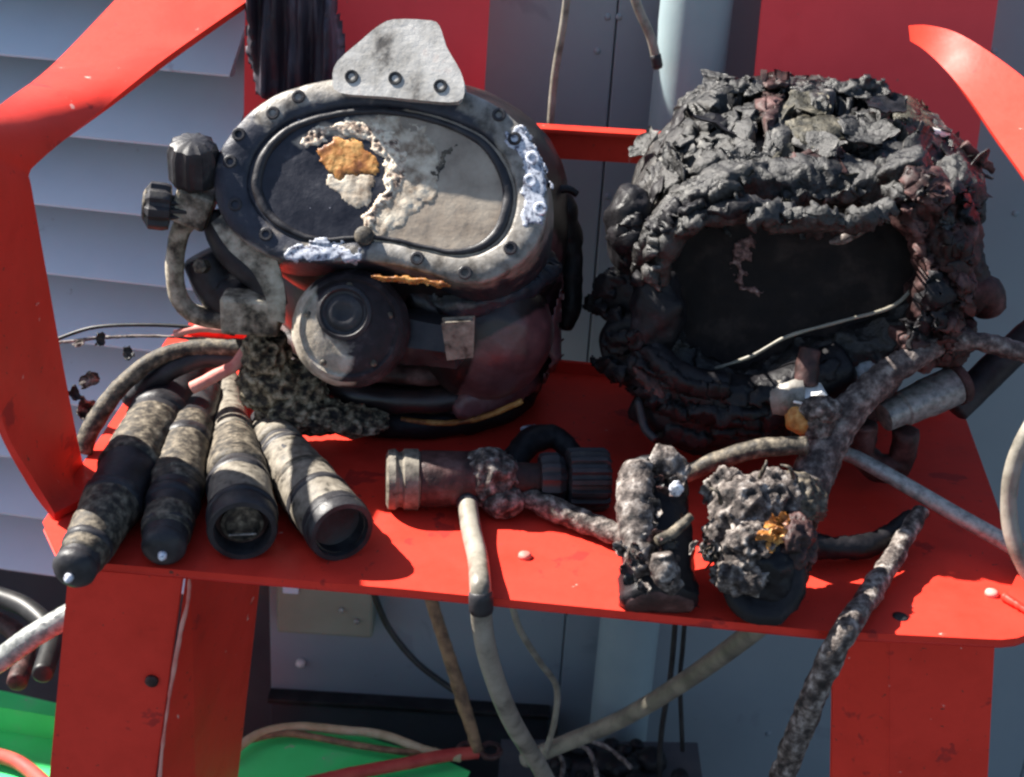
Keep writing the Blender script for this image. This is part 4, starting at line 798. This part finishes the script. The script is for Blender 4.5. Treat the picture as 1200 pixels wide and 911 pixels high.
for k in range(34):
    x = rs.choice((rs.gauss(748, 9), rs.gauss(785, 16))); y = rs.uniform(540, 690); q = atY(x, y, a.y+.07-(y-540)*.0006-.010)
    mk('ash_flake', flake(q, (rs.uniform(-.9, .5), -1, rs.uniform(-.2, 1)), rs.uniform(.008, .018), rs.uniform(.35, 1), .5, .001, 700+k, 7, rs.uniform(0, 3), nz=.6), rs.choice(('ash', 'ash', 'char', 'charbrown', 'charblack')), et, auto=.9)
mk('pale_bead', blob(atY(793, 573, a.y+.03), (.0058, .0058, .0062), .002, 120, 3), 'shiny', et)
mk('twig', tube([atY(x, y, a.y+Y) for x, y, Y in ((770, 634, .0), (790, 624, .01), (810, 605, .02))], [.004, .005, .003], 10, 6, nz=.0015, ns=120), 'tan', et)
F_ = atZ(895, 690, S); ft = thing('charred_fitting', 'round charred fitting crusted with pale and orange ash, end of the thick sooty hose', 'fitting', (F_.x, F_.y, S), 'charred fittings on the seat')
p = atZ(893, 660, S+.038); mk('core', blob(p, (.036, .036, .034), .005, 45, 5, 8), 'charblack', ft)
fy = p.y
mk('rim', lathe(p+Vector((-.0, -.012, -.012)), (-.1, -.75, .5), [(.028, 0), (.033, .006), (.033, .016), (.026, .021), (.018, .016), (.001, .014)], 36, nz=.0022, ns=70), 'charblack', ft)
for k, (x, y, dy, r3, s_) in enumerate(((872, 600, .02, (.024, .02, .024), 'ash'), (905, 585, .035, (.024, .018, .020), 'ash'), (852, 632, .01, (.016, .014, .018), 'ash'), (930, 590, .04, (.022, .018, .02), 'tan'), (880, 640, -.012, (.018, .014, .016), 'ash'), (850, 575, .04, (.014, .012, .014), 'ash'), (870, 676, -.025, (.020, .010, .011), 'ash'), (928, 640, .0, (.014, .018, .022), 'charbrown'))):
    mk('ash_crust', blob(atY(x, y, fy+dy), r3, .009, 90, 5, k+20, True), s_, ft)
for k, (x, y) in enumerate(((906, 612), (914, 624), (908, 636), (918, 610), (900, 628))):
    mk('orange_residue', flake(atY(x, y, fy-.022), (rs.uniform(-.7, .2), -1, .5), .016, .8, .5, .0015, 500+k, 9, rs.uniform(0, 3), nz=.6), 'orange', ft, auto=.9)
for k in range(80):
    x = rs.gauss(882, 26); y = rs.gauss(618, 36)
    if ((x-884)/44)**2+((y-622)/58)**2 > 1: continue; q = atY(x, y, fy-.005+rs.uniform(-.01, .01)+(640-y)*.0004)
    mk('ash_flake', flake(q, (rs.uniform(-.8, .8), -1, rs.uniform(0, 1)), rs.uniform(.007, .017), rs.uniform(.4, 1), .6, .001, 400+k, 7, rs.uniform(0, 3), nz=.6), rs.choice(('ash', 'ash', 'white', 'charbrown', 'charblack', 'tan')), ft, auto=.9)
for k, (x, y, x2, y2) in enumerate(((850, 640, 826, 668), (845, 590, 832, 572), (930, 560, 915, 545), (890, 560, 898, 540))):
    mk('loose_strand', tube([atY(x, y, fy), atY((x+x2)/2+3, (y+y2)/2-4, fy-.005), atY(x2, y2, fy)], [.002, .0015, .0008], 6, 5), 'tan', ft)

# thick sooty hose arcing over the right side
TH = yp([(915, 625, .05), (938, 590, .08), (958, 545, .11), (985, 495, .135), (1025, 452, .15), (1068, 420, .16), (1110, 401, .17), (1155, 402, .16), (1205, 416, .15), (1260, 440, .14)])
hose('thick_sooty_hose', TH, [.020, .018, .017, .015, .0125, .0105, .0085, .0072, .007, .007], 'ashhose', 'thick ash covered hose arching from the crusted fitting past the right helmet', nz=.0028, ns=80, seg=22, k=12, rg=True)
hose('sooty_hose', yp([(795, 560, .10), (822, 548, .10), (858, 534, .10), (895, 525, .10), (945, 522, .10)]), [.0075, .008, .0085, .0085, .008], 'tan', 'stiff tan hose joining the two charred fittings in front of the right helmet', nz=.0008, seg=16)
# metal couplings behind the thick hose
ct = thing('metal_coupling', 'bare white metal coupling beside the charred fitting, orange residue below it', 'coupling', (atY(945, 480, .14).x, .14, S), 'metal couplings under the thick hose')
mk('nut', lathe(atY(944, 470, .145), (-.1, -.35, .93), [(.014, -.014), (.018, -.012), (.018, .012), (.013, .015)], 6), 'white', ct, smooth=False)
mk('stem', tube([atY(944, 450, .15), atY(946, 428, .155), atY(950, 410, .16)], [.012, .010, .010], 16, 6, nz=.002), 'charbrown', ct)
mk('residue', join(blob(atY(940, 492, .13), (.013, .01, .012), .004, 100, 4, 1, True)), 'orange', ct)
mk('ash_crust', join(blob(atY(962, 480, .125), (.016, .012, .010), .004, 100, 4, 2, True), blob(atY(960, 500, .125), (.012, .012, .018), .004, 100, 4, 3, True)), 'ash', ct)
a = atY(985, 452, .19); b = atY(1050, 418, .2)
mk('blue_grey_sleeve', lathe(a, b-a, [(.012, 0), (.018, .002), (.019, (b-a).length*.5), (.016, (b-a).length), (.0, (b-a).length)], 28), 'silver', ct)
ct2 = thing('metal_coupling', 'silver cylindrical coupling at the right rear corner of the seat', 'coupling', (atY(1080, 470, .2).x, .2, S), 'metal couplings under the thick hose')
a = atY(1035, 490, .19); b = atY(1118, 452, .22); Lc = (b-a).length
mk('barrel', lathe(a, b-a, [(.010, 0), (.0135, .001), (.0145, .02), (.0165, .022), (.0175, Lc*.55), (.0185, Lc*.6), (.0185, Lc)], 32, nz=.0006), 'silver', ct2, auto=.5)
mk('end_ring', lathe(a, b-a, [(.0187, Lc-.001), (.0200, Lc), (.0200, Lc+.008), (.015, Lc+.010), (.0, Lc+.01)], 32), 'charbrown', ct2, auto=.5)
mk('shackle', tube([atY(x, y, .2) for x, y in ((1012, 498), (1010, 530), (1030, 548), (1055, 540), (1062, 505))], [.014, .013, .014, .013, .012], 14, 8, nz=.003, ns=60), 'charbrown', ct2)
hose('black_hose', yp([(1118, 478, .24), (1145, 452, .25), (1180, 418, .26), (1225, 380, .27), (1290, 340, .28)]), .0155, 'rubber', 'thick black hose leaving the silver coupling beyond the right seat edge', nz=.0008, seg=20)
hose('silver_hose', yp([(985, 530, .15), (1010, 540, .14), (1060, 568, .115), (1120, 603, .09), (1180, 637, .065), (1240, 675, .04)]), [.0065, .0068, .007, .0072, .0075, .008], 'silver', 'shiny silver braided hose crossing the right corner of the seat', seg=16)
hose('cream_hose', yp([(1230, 470, .06), (1205, 505, .05), (1188, 545, .045), (1182, 595, .04), (1190, 640, .03), (1215, 685, .02), (1260, 720, .01)]), .0068, 'creamhose', 'pale hose looping past the right front corner of the seat', seg=16, nz=.0004)
hose('charred_cable', [atZ(950, 640, S+.022), atZ(985, 642, S+.018), atZ(1015, 640, S+.016), atZ(1045, 625, S+.02), atZ(1070, 605, S+.03)], [.010, .008, .009, .007, .006], 'charblack', 'knobbly black burnt cable joining the crusted fitting and the ashy branch', 'cable', nz=.003, ns=80, rg=True)
hose('ashy_branch', [atZ(1080, 598, S+.035), atZ(1062, 628, S+.024), atZ(1030, 680, S+.014), atZ(998, 728, S+.013), atY(975, 765, EY), atY(950, 825, EY+.004), atY(925, 890, EY+.01), atY(905, 950, EY+.02)], [.008, .0085, .0095, .010, .0105, .011, .0105, .010], 'ash', 'long knobbly ash covered branch hanging over the seat front in front of the right leg', 'branch', nz=.0028, ns=60, seg=18, k=12)
for k in range(5):
    q = atZ(1000+rs.uniform(-60, 60), 690+rs.uniform(-15, 20), S+.001)
# ================================================================ HOSES BELOW / BEHIND
hose('grey_hose', yp([(905, 720, .15), (870, 750, .2), (800, 800, .3), (730, 842, .38), (660, 872, .42), (615, 890, .44)]), .0105, 'greyhose', 'grey green hose sloping down from under the seat to the floor', seg=18)
hose('thin_grey_cable', yp([(596, 690, .3), (608, 735, .33), (632, 775, .36), (652, 805, .38), (650, 845, .40), (640, 880, .42)]), .0038, 'creamhose', 'thin pale cable curling beneath the middle of the seat', 'cable', seg=10)
hose('brown_rope', yp([(497, 680, .5), (520, 750, .48), (542, 820, .46), (560, 880, .44)]), [.008, .008, .009, .007], 'brownrope', 'brown rope hanging under the seat toward the floor', 'rope', nz=.0015, ns=150, seg=12)
hose('black_cable', yp([(436, 690, .55), (455, 735, .55), (490, 778, .54), (540, 815, .53)]), .0042, 'blackcable', 'black cable curving down beside the junction box', 'cable', seg=10)
hose('black_cable', yp([(792, 720, .45), (786, 790, .45), (775, 860, .45), (772, 930, .45)]), .0035, 'blackcable', 'thin black cable hanging in front of the down pipe, left of its twin', 'cable', seg=8)
hose('black_cable', yp([(803, 720, .46), (800, 760, .46), (797, 800, .47), (800, 880, .47)]), .003, 'blackcable', 'thin black cable hanging just right of the down pipe', 'cable', seg=8)
hose('pink_cable', yp([(668, -30, .6), (660, 30, .6), (650, 90, .6), (644, 160, .6)]), .0045, 'creamhose', 'pale cable hanging above the crossbar between the two backrests', 'cable', seg=10)
hose('pink_cable', yp([(735, -30, .6), (748, 10, .6), (763, 45, .6), (771, 80, .6)]), .0055, 'creamhose', 'short pale cable clipped to the down pipe near the top of the picture', 'cable', seg=10, bands=((.84, .99),))
hose('steel_tube', yp([(-60, 800, .12), (-10, 780, .12), (40, 745, .12), (110, 705, .13)]), .0115, 'silver', 'bare steel tube behind the left leg of the bench', 'tube', seg=18)
hose('yellow_hose', zp([(270, 885), (300, 862), (345, 852), (400, 856), (450, 862), (500, 880), (540, 888)], .045), .006, 'yellowhose', 'dull yellow hose lying along the far edge of the green platform', nz=.0005)
hose('red_hose', zp([(360, 918), (420, 905), (470, 896), (520, 886), (560, 882)], .046), .008, 'redhose', 'red hose lying across the green platform', nz=.0005)
hose('yellow_hose', zp([(290, 868), (340, 860), (420, 874), (480, 882), (512, 880)], .042), .0045, 'brownrope', 'thin brown hose lying just inside the far edge of the green platform')
hose('dark_hose', zp([(-40, 690), (0, 700), (35, 715), (60, 745), (50, 790)], .25), .012, 'blackcable', 'dark hose coil at the foot of the siding on the left')
hose('dark_hose', zp([(-30, 720), (10, 735), (30, 760), (20, 800)], .2), .012, 'charbrown', 'brown black hose coil below the dark coil on the left')
hose('red_lead', zp([(-30, 880), (20, 893), (60, 925)], .05), .009, 'redhose', 'red lead crossing the broad green mat at the left')
sh = thing('shackle', 'small rusty shackle on the floor beside the brown rope', 'shackle', atZ(560, 880, .04))
for x in (548, 575): mk('eye', tube([atZ(x+11*math.cos(t*PI/5), 880+8*math.sin(t*PI/5), .03) for t in range(11)], .004, 8, 4, nz=.0008), 'charbrown', sh)
P = [atZ(x, y, .0) for x, y in ((590, 868), (815, 872), (830, 980), (580, 980))]
mk('dark_case', plate(P, (0, 0, GZ)), 'ground', smooth=False, loc=P[0], label='low dark case under the heap of burnt debris beside the down pipe', cat='case', bev=.003)
hp = []
for k in range(22):
    x = rs.uniform(650, 800); y = rs.uniform(872, 925); q = atZ(x, y, .015); r_ = rs.uniform(.006, .018)
    hp.append(blob(q, (r_, r_, r_*.7), r_*.35, 60, 3, k+60, True))
mk('debris_heap', join(*hp), 'charblack', None, loc=atZ(720, 900, 0), label='crumbled burnt debris heaped on the low dark case by the down pipe', cat='debris', kind='stuff', stain=[([(0, 0), (1200, 0), (1200, 1000), (0, 1000)], .6)])
for k, (pts, lb) in enumerate((([(668, 872), (690, 880), (700, 912)], 'pale ashy strand drooping from the end of the grey green hose'), ([(648, 876), (660, 895), (655, 925)], 'short ashy strand left of the floor debris heap'), ([(690, 868), (715, 878), (740, 900)], 'ashy strand running along the top of the floor debris heap'))):
    hose('loose_strand', zp(pts, .05), .003, 'ashhose', lb, 'strand', seg=8, nz=.001)
